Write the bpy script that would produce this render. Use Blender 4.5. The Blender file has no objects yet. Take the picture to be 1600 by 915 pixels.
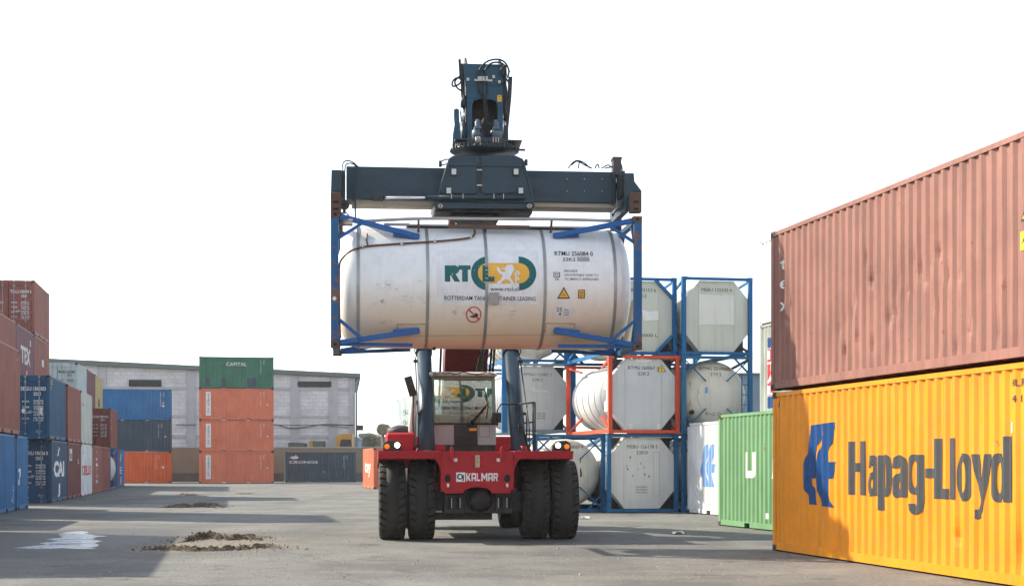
import bpy, bmesh, math, random
from mathutils import Vector, Matrix
from mathutils.geometry import tessellate_polygon

# ------------------------------------------------------------------ camera, light, world
SC = bpy.context.scene
COL = SC.collection
EYE, HZ, F = 1.62, 723.5, 2400.0          # eye height (m), horizon row, focal length in photo pixels (1600 wide)
cam_d = bpy.data.cameras.new('camera')
cam = bpy.data.objects.new('camera', cam_d); COL.objects.link(cam)
cam.location = (0, 0, EYE); cam.rotation_euler = (math.radians(90), 0, 0)
cam_d.sensor_width = 36; cam_d.lens = 36 * F / 1600; cam_d.shift_y = (HZ - 457.5) / 1600
cam_d.clip_start = 0.1; cam_d.clip_end = 5000
SC.camera = cam

SUN_DIR = Vector((1.0, -0.50, -0.76)).normalized()      # the way the light travels
sun_d = bpy.data.lights.new('sun', 'SUN'); sun_d.energy = 4.0; sun_d.angle = math.radians(0.55); sun_d.color = (1.0, 0.90, 0.74)
sun = bpy.data.objects.new('sun', sun_d); COL.objects.link(sun)
sun.rotation_euler = SUN_DIR.to_track_quat('-Z', 'Y').to_euler()
world = bpy.data.worlds.new('World'); SC.world = world; world.use_nodes = True
wn = world.node_tree.nodes; wl = world.node_tree.links
for n in list(wn): wn.remove(n)
sky = wn.new('ShaderNodeTexSky'); sky.sky_type = 'NISHITA'; sky.sun_disc = False
sky.sun_elevation = math.asin(-SUN_DIR.z); sky.sun_rotation = math.atan2(-SUN_DIR.x, -SUN_DIR.y)
sky.air_density = 1.0; sky.dust_density = 1.2; sky.ozone_density = 1.0
hs = wn.new('ShaderNodeHueSaturation'); hs.inputs['Saturation'].default_value = 0.55; hs.inputs['Value'].default_value = 1.0
bg = wn.new('ShaderNodeBackground'); bg.inputs[1].default_value = 0.15
wo = wn.new('ShaderNodeOutputWorld')
wl.new(sky.outputs[0], hs.inputs['Color']); wl.new(hs.outputs[0], bg.inputs[0]); wl.new(bg.outputs[0], wo.inputs[0])
SC.view_settings.view_transform = 'Standard'; SC.view_settings.look = 'None'
SC.view_settings.exposure = 1.2; SC.view_settings.gamma = 1; SC.view_settings.use_curve_mapping = False
SC.render.engine = 'CYCLES'
SC.cycles.max_bounces = 6; SC.cycles.diffuse_bounces = 3; SC.cycles.glossy_bounces = 3; SC.cycles.transmission_bounces = 6
SC.cycles.volume_bounces = 0; SC.cycles.caustics_reflective = False; SC.cycles.caustics_refractive = False

random.seed(7)
def PX(px, d): return (px - 800) * d / F
def PZ(py, d): return EYE + (HZ - py) * d / F
def GND(px, py):
    d = EYE * F / (py - HZ); return (PX(px, d), d)

# ------------------------------------------------------------------ materials
MATS = {}
def nd(t, k, **kw):
    n = t.nodes.new(k)
    for a, b in kw.items():
        if a in n.inputs: n.inputs[a].default_value = b
        else: setattr(n, a, b)
    return n
def ramp(t, src, a, b, c0=(0,0,0,1), c1=(1,1,1,1)):
    m = t.nodes.new('ShaderNodeMapRange'); m.inputs['From Min'].default_value = a; m.inputs['From Max'].default_value = b
    t.links.new(src, m.inputs['Value'])
    if c0[:3] == (0, 0, 0) and c1[:3] == (1, 1, 1): return m.outputs[0]
    if c0[:3] == (0, 0, 0) and c1[0] == c1[1] == c1[2]: m.inputs['To Max'].default_value = c1[0]; return m.outputs[0]
    return mixc(t, m.outputs[0], c0, c1)
def mixc(t, fac, a, b, mode='MIX'):
    m = t.nodes.new('ShaderNodeMix'); m.data_type = 'RGBA'; m.blend_type = mode
    for s, v in ((m.inputs[0], fac), (m.inputs[6], a), (m.inputs[7], b)):
        if hasattr(v, 'is_output'): t.links.new(v, s)
        elif isinstance(v, (int, float)): s.default_value = v
        else: s.default_value = (*v[:3], 1)
    return m.outputs[2]
def paint(name, col, rough=0.5, metal=0.0, var=0.18, rust=0.0, streak=0.15, bump=0.15, fade=0.0, scale=1.0, spec=0.28, coat=0, dirt=0.0, rustcol=(0.16, 0.06, 0.025), dirtcol=(0.22, 0.17, 0.12)):
    if name in MATS: return MATS[name]
    m = bpy.data.materials.new(name); m.use_nodes = True; t = m.node_tree; L = t.links
    b = t.nodes['Principled BSDF']
    b.inputs['Roughness'].default_value = rough; b.inputs['Metallic'].default_value = metal
    b.inputs['Specular IOR Level'].default_value = spec; b.inputs['Coat Weight'].default_value = coat
    tc = nd(t, 'ShaderNodeTexCoord'); oi = nd(t, 'ShaderNodeObjectInfo')
    add = nd(t, 'ShaderNodeVectorMath', operation='MULTIPLY_ADD')
    add.inputs[1].default_value = (1, 1, 1)
    vm = nd(t, 'ShaderNodeVectorMath', operation='SCALE'); vm.inputs[0].default_value = (37, 53, 71)
    L.new(oi.outputs['Random'], vm.inputs['Scale'])
    L.new(tc.outputs['Object'], add.inputs[0]); L.new(vm.outputs[0], add.inputs[2])
    P = add.outputs[0]
    n1 = nd(t, 'ShaderNodeTexNoise', Scale=0.9 * scale, Detail=6.0, Roughness=0.6); L.new(P, n1.inputs['Vector'])
    lo = [c * (1 - var) for c in col[:3]]; g = sum(col[:3]) / 3
    hi = [min(0.9, c * (1 + var * 0.8) + fade * (g * 0.5 + 0.12)) for c in col[:3]]
    c = mixc(t, ramp(t, n1.outputs[0], 0.3, 0.72), lo, hi)
    mp = nd(t, 'ShaderNodeMapping'); mp.inputs['Scale'].default_value = (7 * scale, 7 * scale, 0.45 * scale); L.new(P, mp.inputs[0])
    n2 = nd(t, 'ShaderNodeTexNoise', Scale=1.0, Detail=5.0, Roughness=0.65); L.new(mp.outputs[0], n2.inputs['Vector'])
    if streak > 0:
        s = ramp(t, n2.outputs[0], 0.5, 0.72)
        sm = nd(t, 'ShaderNodeMath', operation='MULTIPLY'); L.new(s, sm.inputs[0]); sm.inputs[1].default_value = streak * 2.2
        c = mixc(t, sm.outputs[0], c, [v * 0.55 + 0.006 for v in col[:3]])
    n3 = nd(t, 'ShaderNodeTexNoise', Scale=5.0 * scale, Detail=9.0, Roughness=0.7); L.new(P, n3.inputs['Vector'])
    if dirt > 0:
        dm = nd(t, 'ShaderNodeMath', operation='MULTIPLY'); L.new(ramp(t, n3.outputs[0], 0.4, 0.75), dm.inputs[0]); dm.inputs[1].default_value = dirt
        c = mixc(t, dm.outputs[0], c, dirtcol)
    if rust > 0:
        ma = nd(t, 'ShaderNodeMath', operation='MULTIPLY_ADD'); L.new(n1.outputs[0], ma.inputs[0]); ma.inputs[1].default_value = 0.35
        L.new(n3.outputs[0], ma.inputs[2])
        th = 0.93 - rust * 0.3
        rf = ramp(t, ma.outputs[0], th - 0.02, th + 0.03)
        c = mixc(t, rf, c, rustcol)
    L.new(c, b.inputs['Base Color'])
    rr = nd(t, 'ShaderNodeMapRange'); rr.inputs['To Min'].default_value = max(0.03, rough - 0.12); rr.inputs['To Max'].default_value = min(1, rough + 0.15)
    L.new(n3.outputs[0], rr.inputs['Value']); L.new(rr.outputs[0], b.inputs['Roughness'])
    if bump > 0:
        bp = nd(t, 'ShaderNodeBump', Strength=bump, Distance=0.02); L.new(n3.outputs[0], bp.inputs['Height']); L.new(bp.outputs[0], b.inputs['Normal'])
    MATS[name] = m; return m
def flat(name, col, rough=0.5, metal=0.0, emit=0, var=0.08):
    m = paint(name, col, rough, metal, var=var, streak=0, bump=0)
    if emit:
        b = m.node_tree.nodes['Principled BSDF']; b.inputs['Emission Color'].default_value = (*col, 1); b.inputs['Emission Strength'].default_value = emit
    return m
def worn(name, col, amount=0.3, rough=0.5):
    """lettering film that has flaked off in small spots"""
    if name in MATS: return MATS[name]
    m = paint(name, col, rough, var=0.12, streak=0.12, bump=0, scale=3)
    t = m.node_tree; b = t.nodes['Principled BSDF']
    tc = nd(t, 'ShaderNodeTexCoord'); mp = nd(t, 'ShaderNodeMapping'); mp.inputs['Scale'].default_value = (9, 9, 3.2)
    n = nd(t, 'ShaderNodeTexNoise', Scale=1.6, Detail=8.0, Roughness=0.75)
    t.links.new(tc.outputs['Object'], mp.inputs[0]); t.links.new(mp.outputs[0], n.inputs['Vector'])
    a = ramp(t, n.outputs[0], 0.30 + amount * 0.22, 0.325 + amount * 0.22)
    t.links.new(a, b.inputs['Alpha']); return m

# ------------------------------------------------------------------ mesh builder
class MB:
    def __init__(s): s.v = []; s.f = []; s.sm = []
    def add(s, vs, fs, smooth=False):
        o = len(s.v); s.v += [tuple(v) for v in vs]
        for f in fs: s.f.append([i + o for i in f]); s.sm.append(smooth)
        return s
    def box(s, x0, x1, y0, y1, z0, z1, mat=None):
        vs = [Vector((x, y, z)) for z in (z0, z1) for y in (y0, y1) for x in (x0, x1)]
        if mat: vs = [mat @ v for v in vs]
        return s.add(vs, [(0,2,3,1),(4,5,7,6),(0,1,5,4),(2,6,7,3),(0,4,6,2),(1,3,7,5)])
    def cbox(s, c, size, mat=None):
        a, b, d = [q / 2 for q in size]
        M = Matrix.Translation(c) @ (mat.to_4x4() if mat else Matrix())
        return s.box(-a, a, -b, b, -d, d, M)
    def beam(s, p0, p1, w, h, up=(0, 0, 1)):
        p0, p1 = Vector(p0), Vector(p1); d = p1 - p0; L = d.length; z = d.normalized(); u = Vector(up)
        if abs(z.dot(u)) > 0.98: u = Vector((0, 1, 0))
        x = z.cross(u).normalized(); y = x.cross(z).normalized()
        M = Matrix((x, y, z)).transposed().to_4x4(); M.translation = p0
        return s.box(-w/2, w/2, -h/2, h/2, 0, L, M)
    def prism(s, poly, axis, a, b):
        """polygon (two coordinates) pushed along an axis from a to b"""
        def P(p, t): return {'x': (t, p[0], p[1]), 'y': (p[0], t, p[1]), 'z': (p[0], p[1], t)}[axis]
        n = len(poly); vs = [P(p, a) for p in poly] + [P(p, b) for p in poly]
        tr = tessellate_polygon([[Vector((p[0], p[1], 0)) for p in poly]])
        fs = [tuple(t) for t in tr] + [tuple(i + n for i in reversed(t)) for t in tr]
        fs += [(i, (i+1) % n, n + (i+1) % n, n + i) for i in range(n)]
        return s.add(vs, fs)
    def tube(s, pts, r, n=8, smooth_path=0, caps=True):
        pts = [Vector(p) for p in pts]
        if smooth_path:
            q = []
            for i in range(len(pts) - 1):
                a, b, c, d = pts[max(0, i-1)], pts[i], pts[i+1], pts[min(len(pts)-1, i+2)]
                for k in range(smooth_path):
                    t = k / smooth_path
                    q.append(0.5 * ((2*b) + (c-a)*t + (2*a-5*b+4*c-d)*t*t + (3*b-a-3*c+d)*t*t*t))
            pts = q + [pts[-1]]
        rs = r if isinstance(r, (list, tuple)) else [r] * len(pts)
        if len(rs) != len(pts): rs = [rs[0]] * len(pts)
        vs = []; up = None
        for i, p in enumerate(pts):
            t = (pts[min(i+1, len(pts)-1)] - pts[max(i-1, 0)]).normalized()
            if up is None: up = Vector((0, 0, 1)) if abs(t.z) < 0.9 else Vector((1, 0, 0))
            x = t.cross(up).normalized(); up = x.cross(t).normalized()
            for k in range(n):
                a = 2 * math.pi * k / n; vs.append(p + (x * math.cos(a) + up * math.sin(a)) * rs[i])
        m = len(pts)
        fs = [(i*n+k, i*n+(k+1) % n, (i+1)*n+(k+1) % n, (i+1)*n+k) for i in range(m-1) for k in range(n)]
        s.add(vs, fs, True)
        if caps:
            o = len(s.v) - len(vs)
            s.f.append([o + k for k in reversed(range(n))]); s.sm.append(False)
            s.f.append([o + (m-1)*n + k for k in range(n)]); s.sm.append(False)
        return s
    def lathe(s, prof, axis, c, n=32, smooth=True, a0=0, a1=2*math.pi):
        """prof: (radius, distance along axis)"""
        full = abs(a1 - a0 - 2*math.pi) < 1e-6; m = n if full else n + 1
        vs = []
        for r, t in prof:
            for k in range(m):
                a = a0 + (a1 - a0) * k / n; ca, sa = r*math.cos(a), r*math.sin(a)
                v = {'x': (t, ca, sa), 'y': (ca, t, sa), 'z': (ca, sa, t)}[axis]
                vs.append((c[0]+v[0], c[1]+v[1], c[2]+v[2]))
        fs = []
        for i in range(len(prof)-1):
            for k in range(n):
                k2 = (k+1) % m
                fs.append((i*m+k, i*m+k2, (i+1)*m+k2, (i+1)*m+k))
        return s.add(vs, fs, smooth)
    def grid(s, nu, nv, fn, smooth=False):
        vs = [fn(i, j) for i in range(nu) for j in range(nv)]
        return s.add(vs, [(i*nv+j, (i+1)*nv+j, (i+1)*nv+j+1, i*nv+j+1) for i in range(nu-1) for j in range(nv-1)], smooth)
    def mesh(s, name, fix=True):
        me = bpy.data.meshes.new(name); me.from_pydata(s.v, [], s.f)
        me.polygons.foreach_set('use_smooth', s.sm)
        if fix:
            bm = bmesh.new(); bm.from_mesh(me); bmesh.ops.recalc_face_normals(bm, faces=bm.faces); bm.to_mesh(me); bm.free()
        me.update(); return me
    def build(s, name, mat, parent=None, bevel=0, loc=None, fix=True):
        o = link(name, s.mesh(name, fix), mat, parent)
        if bevel:
            b = o.modifiers.new('bevel', 'BEVEL'); b.width = bevel; b.segments = 2; b.limit_method = 'ANGLE'; b.angle_limit = math.radians(40)
        if loc: o.location = loc
        return o
def link(name, me, mat, parent=None):
    o = bpy.data.objects.new(name, me); COL.objects.link(o)
    if not me.materials: me.materials.append(None)
    for k, mm in enumerate(mat if isinstance(mat, list) else [mat]):
        while len(me.materials) <= k: me.materials.append(None)
        o.material_slots[k].link = 'OBJECT'; o.material_slots[k].material = mm
    if parent: o.parent = parent
    return o
def thing(name, label, cat, loc=(0, 0, 0), rz=0, group=None):
    o = bpy.data.objects.new(name, None); COL.objects.link(o); o.empty_display_size = 0.3
    o.location = loc; o.rotation_euler = (0, 0, rz); o['label'] = label; o['category'] = cat
    if group: o['group'] = group
    return o
def tag(o, label, cat, group=None, kind=None):
    if label: o['label'] = label
    if cat: o['category'] = cat
    if group: o['group'] = group
    if kind: o['kind'] = kind
    return o
def structure(o): o['kind'] = 'structure'; return o

# ------------------------------------------------------------------ flat marks (lettering, logos) that follow the surface they are painted on
TX = {}
def text2d(s, bold=0.0):
    k = (s, bold)
    if k in TX: return TX[k]
    cu = bpy.data.curves.new('t', 'FONT'); cu.body = s; cu.size = 1; cu.offset = bold; cu.resolution_u = 3
    ob = bpy.data.objects.new('t', cu); me = ob.to_mesh()
    V = [(v.co.x, v.co.y) for v in me.vertices]; Fc = [tuple(p.vertices) for p in me.polygons]
    ob.to_mesh_clear(); bpy.data.objects.remove(ob); bpy.data.curves.remove(cu)
    x0 = min(v[0] for v in V); x1 = max(v[0] for v in V)
    V = [(v[0] - x0, v[1]) for v in V]
    TX[k] = (V, Fc, x1 - x0); return TX[k]
CAP = 0.729
def poly2d(loops):
    """one outline, or an outline with holes"""
    if not isinstance(loops[0][0], (tuple, list)): loops = [loops]
    V = [p for l in loops for p in l]
    tr = tessellate_polygon([[Vector((p[0], p[1], 0)) for p in l] for l in loops])
    return V, [tuple(t) for t in tr]
def decal(name, V, Fc, mapf, mat, parent, cu=(), cv=()):
    bm = bmesh.new(); vs = [bm.verts.new((x, y, 0)) for x, y in V]
    for f in Fc:
        try: bm.faces.new([vs[i] for i in f])
        except ValueError: pass
    us = [v[0] for v in V]; ws = [v[1] for v in V]
    for cuts, no, lo, hi, ax in ((cu, (1, 0, 0), min(us), max(us), 0), (cv, (0, 1, 0), min(ws), max(ws), 1)):
        for c in cuts:
            if lo < c < hi:
                co = [0, 0, 0]; co[ax] = c
                bmesh.ops.bisect_plane(bm, geom=bm.verts[:] + bm.edges[:] + bm.faces[:], dist=1e-5, plane_co=co, plane_no=no)
    for v in bm.verts: v.co = mapf(v.co.x, v.co.y)
    me = bpy.data.meshes.new(name); bm.to_mesh(me); bm.free()
    return link(name, me, mat, parent)
def text_mesh(s, u, v, cap, width=None, bold=0.0, vertical=False, slant=0.0):
    V, Fc, w = text2d(s, bold); k = cap / CAP; kx = (width / w) if width else k
    if vertical:   # turned a quarter, reading downwards
        return [(u + y * k, v - x * kx) for x, y in V], Fc
    return [(u + x * kx + slant * y * k, v + y * k) for x, y in V], Fc
# ------------------------------------------------------------------ shipping containers
W = 2.438
RUST = paint('rusty steel', (0.12, 0.07, 0.05), 0.8, var=0.35, streak=0.2, bump=0.4)
DARKSTEEL = paint('dark dirty steel', (0.05, 0.045, 0.045), 0.6, var=0.3)
GALV = paint('galvanised steel', (0.35, 0.36, 0.37), 0.4, 0.6, var=0.2, streak=0.1)
BLACK = flat('black rubber seal', (0.012, 0.012, 0.013), 0.7)
WHITE = worn('white film lettering', (0.75, 0.75, 0.73), 0.15)
OFFWHITE = worn('greyed white lettering', (0.62, 0.62, 0.60), 0.4)
BLACKTX = worn('black lettering', (0.03, 0.03, 0.035), 0.05)
REDTX = worn('red lettering', (0.50, 0.03, 0.03), 0.2)
def steel(name, col, **kw):
    d = dict(rough=0.5, var=0.2, rust=0.12, streak=0.2, bump=0.25, fade=0.03, spec=0.22); d.update(kw)
    return paint(name, col, **d)
C = dict(
    pink=steel('faded red oxide paint', (0.245, 0.105, 0.082), rust=0.3, fade=0.05, rough=0.6, var=0.22, streak=0.32, dirt=0.3, rustcol=(0.22,0.07,0.04)),
    yellow=steel('orange yellow paint', (0.72, 0.25, 0.007), rust=0.10, fade=0.0, rough=0.42, streak=0.2, var=0.13, dirt=0.2, rustcol=(0.3,0.1,0.02)),
    green=steel('light green paint', (0.125, 0.28, 0.13), rust=0.22, fade=0.03, dirt=0.15, var=0.12),
    reefer=steel('white container paint', (0.60, 0.61, 0.60), rust=0.05, fade=0.0, streak=0.1),
    orange=steel('faded orange paint', (0.66, 0.12, 0.03), rust=0.05, fade=0.05, var=0.12),
    salmon=steel('salmon orange paint', (0.66, 0.17, 0.085), rust=0.05, fade=0.05, var=0.12),
    dgreen=steel('dark green paint', (0.035, 0.15, 0.09), rust=0.05),
    blue=steel('mid blue paint', (0.018, 0.14, 0.33), rust=0.08),
    dblue=steel('deep blue paint', (0.008, 0.075, 0.16), rust=0.14),
    slate=steel('blue grey paint', (0.03, 0.075, 0.14), rust=0.10),
    charcoal=steel('dark slate paint', (0.045, 0.068, 0.095), rust=0.08),
    maroon=steel('maroon paint', (0.16, 0.045, 0.045), rust=0.15),
    plum=steel('plum red paint', (0.17, 0.07, 0.085), rust=0.1),
    oxide=steel('red oxide paint', (0.26, 0.085, 0.065), rust=0.2),
    brown=steel('reddish brown paint', (0.21, 0.06, 0.045), rust=0.2),
    cream=steel('pale grey green paint', (0.48, 0.50, 0.43), rust=0.12),
    grey=steel('light blue grey paint', (0.42, 0.49, 0.50), rust=0.1),
    dusty=steel('dusty pale grey paint', (0.27, 0.30, 0.27), rust=0.15, dirt=0.2),  # pale grey green tone, darker than the white containers
    mustard=steel('mustard paint', (0.45, 0.36, 0.16), rust=0.05),
)
def corr(L):
    start = -L/2 + 0.17; ln = L - 0.34; n = round(ln / 0.278); p = ln / n
    fr = (0.0, 0.072/0.278, 0.140/0.278, 0.210/0.278)
    folds = [start + (k + q) * p for k in range(n) for q in fr] + [start + ln]
    def dep(y):
        if y <= start or y >= start + ln: return 0.0
        t = ((y - start) / p) % 1.0
        if t < fr[1]: return 0.0
        if t < fr[2]: return (t - fr[1]) / (fr[2] - fr[1])
        if t < fr[3]: return 1.0
        return 1 - (t - fr[3]) / (1 - fr[3])
    return folds, dep
CD = 0.036
CM = {}
def cmesh(kind, L, H):
    k = (kind, round(L, 2), round(H, 2))
    if k in CM: return CM[k]
    m = MB(); w = W / 2; h = L / 2
    if kind == 'frame':
        for sx in (-1, 1):
            for sy in (-1, 1):
                x0, x1 = sorted((sx * w, sx * (w - 0.15))); y0, y1 = sorted((sy * (h - 0.004), sy * (h - 0.15)))
                m.box(x0 + (0.004 if sx < 0 else 0), x1 - (0.004 if sx > 0 else 0), y0, y1, 0.118, H - 0.118)
            a, b = sorted((sx * (w - 0.006), sx * (w - 0.075)))
            m.box(a, b, -h + 0.178, h - 0.178, H - 0.085, H - 0.012)           # top side rail
            if L < 8:                                                         # bottom rail with fork pockets
                for y0, y1 in ((-h+0.178, -1.2), (-0.85, 0.85), (1.2, h-0.178)): m.box(a, b, y0, y1, 0.03, 0.165)
                for y0, y1 in ((-1.2, -0.85), (0.85, 1.2)): m.box(a, b, y0, y1, 0.137, 0.165)
            else: m.box(a, b, -h + 0.178, h - 0.178, 0.03, 0.165)
        for sy in (-1, 1):
            a, b = sorted((sy * (h - 0.006), sy * (h - 0.09)))
            m.box(-w+0.178, w-0.178, a, b, H - 0.115, H - 0.012); m.box(-w+0.178, w-0.178, a, b, 0.012, 0.15)
        m.box(-w+0.08, w-0.08, -h+0.1, h-0.1, 0.12, 0.16)                     # floor
        for i in range(int(L / 0.5)): m.box(-w+0.08, w-0.08, -h+0.3+i*0.5, -h+0.36+i*0.5, 0.02, 0.12)
    elif kind == 'castings':
        for sx in (-1, 1):
            for sy in (-1, 1):
                for z0, z1 in ((0, 0.118), (H-0.118, H)):
                    x0, x1 = sorted((sx * w, sx * (w-0.162))); y0, y1 = sorted((sy * h, sy * (h-0.178)))
                    m.box(x0, x1, y0, y1, z0, z1)
                    zc = (z0+z1)/2; yc = (y0+y1)/2; xc = (x0+x1)/2
    elif kind == 'holes':
        for sx in (-1, 1):
            for sy in (-1, 1):
                for zc in (0.059, H-0.059):
                    xc = sx * (w-0.081); yc = sy * (h-0.089)
                    a, b = sorted((sx*(w-0.02), sx*(w+0.003)))
                    m.prism([(yc+0.04*math.cos(t*math.pi/4), zc+0.032*math.sin(t*math.pi/4)) for t in range(8)], 'x', a, b)
                    a, b = sorted((sy*(h-0.02), sy*(h+0.003)))
                    m.prism([(xc+0.032*math.cos(t*math.pi/4), zc+0.032*math.sin(t*math.pi/4)) for t in range(8)], 'y', a, b)
    elif kind == 'side':
        folds, dep = corr(L); ys = [-h+0.14] + folds + [h-0.14]
        m.grid(len(ys), 2, lambda i, j: (w - 0.014 - CD*dep(ys[i]), ys[i], (0.16, H-0.08)[j]))
    elif kind == 'end':
        n = 9; p = (W - 0.28) / n; xs = []
        for k in range(n):
            for q, d in ((0, 0), (0.3, 0), (0.45, 1), (0.8, 1)): xs.append((-w + 0.14 + (k+q)*p, d))
        xs.append((w-0.14, 0))
        m.grid(len(xs), 2, lambda i, j: (xs[i][0], h - 0.015 - 0.045*xs[i][1], (0.15, H-0.11)[j]))
    elif kind == 'roof':
        n = int(L / 0.21); ys = []
        for k in range(n):
            for q, d in ((0, 0), (0.3, 0), (0.45, 1), (0.8, 1)): ys.append((-h + 0.1 + (k+q)*(L-0.2)/n, d))
        ys.append((h-0.1, 0))
        m.grid(2, len(ys), lambda i, j: ((-w+0.06, w-0.06)[i], ys[j][0], H - 0.03 + 0.018*ys[j][1]))
    elif kind == 'door':       # right leaf, x 0.01..; hinged at +x
        zs = [0.15, 0.24]; ds = [0, 0]; n = 3; z0, z1 = 0.24, H - 0.2
        for k in range(n):
            a = z0 + (z1-z0)*k/n; b = z0 + (z1-z0)*(k+1)/n
            zs += [a+0.05, a+0.09, b-0.09, b-0.05]; ds += [0, 1, 1, 0]
        zs += [H-0.115]; ds += [0]
        xs = [0.012, 0.07, 0.11, w-0.28, w-0.24, w-0.17]; dx = [0, 0, 1, 1, 0, 0]
        m.grid(len(xs), len(zs), lambda i, j: (xs[i], -h + 0.022 + 0.032*dx[i]*ds[j], zs[j]))
        for z in (0.45, 1.0, H-0.95, H-0.4): m.box(w-0.2, w-0.13, -h-0.004, -h+0.03, z, z+0.12)
    elif kind == 'bar':
        m.tube([(0, -h-0.012, 0.07), (0, -h-0.012, H-0.05)], 0.019, 8)
        for z in (0.20, 0.62, 1.5, H-0.3): m.box(-0.05, 0.05, -h-0.028, -h+0.02, z, z+0.05)
        for z in (0.04, H-0.09): m.box(-0.045, 0.045, -h-0.035, -h+0.006, z, z+0.06)
    elif kind == 'handle':
        m.box(-0.02, 0.42, -h-0.05, -h-0.036, 1.08, 1.115); m.box(0.1, 0.2, -h-0.04, -h+0.02, 1.03, 1.16)
    elif kind == 'gasket':
        m.box(-0.014, 0.014, -h+0.004, -h+0.04, 0.15, H-0.115)
        for sx in (-1, 1):
            a, b = sorted((sx*(w-0.172), sx*(w-0.152))); m.box(a, b, -h+0.004, -h+0.03, 0.15, H-0.115)
    CM[k] = m.mesh('container_' + kind); return CM[k]

def casting_mesh():
    if 'cast' in CM: return CM['cast']
    m = MB(); m.box(-0.081, 0.081, -0.089, 0.089, -0.059, 0.059); n0 = len(m.f)
    m.prism([(0.04*math.cos(t*math.pi/4), 0.032*math.sin(t*math.pi/4)) for t in range(8)], 'x', 0.0, 0.084)
    m.prism([(0.032*math.cos(t*math.pi/4), 0.032*math.sin(t*math.pi/4)) for t in range(8)], 'y', 0.0, 0.092)
    me = m.mesh('corner_casting'); me.materials.append(None); me.materials.append(None)
    for i, p in enumerate(me.polygons): p.material_index = 1 if i >= n0 else 0
    CM['cast'] = me; return me

def face_map(face, L, eps=0.004):
    """u from the left edge of the face as seen from outside, v up"""
    folds, dep = corr(L); w = W/2; h = L/2
    if face == 'L': return (lambda u, v: Vector((-(w - 0.014 - CD*dep(h-u)) - eps, h - u, v))), sorted(h - f for f in folds)
    if face == 'R': return (lambda u, v: Vector((w - 0.014 - CD*dep(u-h) + eps, u - h, v))), sorted(f + h for f in folds)
    if face == 'E': return (lambda u, v: Vector((w - u, h - 0.008, v))), []
    return (lambda u, v: Vector((u - w, -h + 0.016, v))), []
def mark(root, L, face, s, u, v, cap, mat, width=None, bold=0.0, vertical=False, name='lettering', surf=None):
    mp, cu = surf or face_map(face, L)
    V, Fc = text_mesh(s, u, v, cap, width, bold, vertical)
    return decal(name, V, Fc, mp, mat, root, cu)
def shape(root, L, face, loops, mat, name='logo', surf=None, eps=0.004):
    mp, cu = surf or face_map(face, L, eps)
    V, Fc = poly2d(loops); return decal(name, V, Fc, mp, mat, root, cu)
def rect(u0, u1, v0, v1): return [(u0, v0), (u1, v0), (u1, v1), (u0, v1)]
def circ(u, v, r, n=20, ry=None): return [(u + r*math.cos(2*math.pi*k/n), v + (ry or r)*math.sin(2*math.pi*k/n)) for k in range(n)]

def container(label, col, corner, xy, rot, z=0.0, L=6.058, H=2.591, doors=False, group=None, side_mesh=None, frame_mat=None, cast_mat=None):
    """corner: (sx, sy) of the container's own footprint that stands at the world point xy"""
    c, s = math.cos(rot), math.sin(rot); lx, ly = corner[0]*W/2, corner[1]*L/2
    loc = (xy[0] - (c*lx - s*ly), xy[1] - (s*lx + c*ly), z)
    r = thing('shipping_container', label, 'container', loc, rot, group)
    m = C[col]
    link('frame', cmesh('frame', L, H), frame_mat or m, r)
    for ax_ in (-1, 1):
        for ay_ in (-1, 1):
            for zc_ in (0.059, H-0.059):
                k_ = link('corner_casting', casting_mesh(), [cast_mat or DARKSTEEL, BLACK], r); k_.location = (ax_*(W/2-0.081), ay_*(L/2-0.089), zc_); k_.scale = (ax_, ay_, 1)
    for sx in (1, -1):
        o = link('side_wall', side_mesh if (side_mesh and sx < 0) else cmesh('side', L, H), m, r)
        if sx < 0 and not side_mesh: o.scale = (-1, 1, 1)
    link('end_wall', cmesh('end', L, H), m, r)
    link('roof', cmesh('roof', L, H), m, r)
    if doors:
        for sx in (1, -1):
            d = link('door', cmesh('door', L, H), m, r); d.scale = (sx, 1, 1)
            for x in (0.26, 0.80):
                b = link('locking_bar', cmesh('bar', L, H), GALV if doors != 'same' else m, d); b.location = (x, 0, 0)
            hd = link('handle', cmesh('handle', L, H), GALV if doors != 'same' else m, d); hd.location = (0.3, 0, 0)
        link('gasket', cmesh('gasket', L, H), BLACK, r)
    else:
        e = link('end_wall', cmesh('end', L, H), m, r); e.rotation_euler = (0, 0, math.pi)
    r['L'] = L; r['H'] = H
    return r
def unset(r):
    for k in ('L', 'H'):
        if k in r: del r[k]
def door_text(r, L, H, num, num2, code='22G1', mat=None, rows=4, extra=True):
    mat = mat or WHITE; a = num.split(' ')
    ds = []
    ds.append(mark(r, L, 'D', a[0], 1.30, H-0.62, 0.15, mat, 0.42, 0.02)); ds.append(mark(r, L, 'D', num2, 1.78, H-0.62, 0.15, mat, 0.50, 0.02))
    ds.append(mark(r, L, 'D', code, 1.80, H-0.82, 0.13, mat, 0.28, 0.02))
    for k in range(rows):
        nm = ('MAX.GR.', 'TARE', 'NET', 'CU.CAP.')[k % 4]
        z = H - 1.10 - 0.23*k
        ds.append(mark(r, L, 'D', nm, 1.36, z, 0.07, mat, 0.28, 0.02))
        ds.append(mark(r, L, 'D', ('30.480 KG', '2.230 KG', '28.250 KG', '33.2 CU.M')[k % 4], 1.80, z+0.03, 0.07, mat, 0.38, 0.02))
        ds.append(mark(r, L, 'D', ('67.200 LB', '4.920 LB', '62.280 LB', '1.170 CU.F')[k % 4], 1.80, z-0.07, 0.07, mat, 0.38, 0.02))
    for d in ds: d.location.y -= 0.02
    return ds
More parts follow.
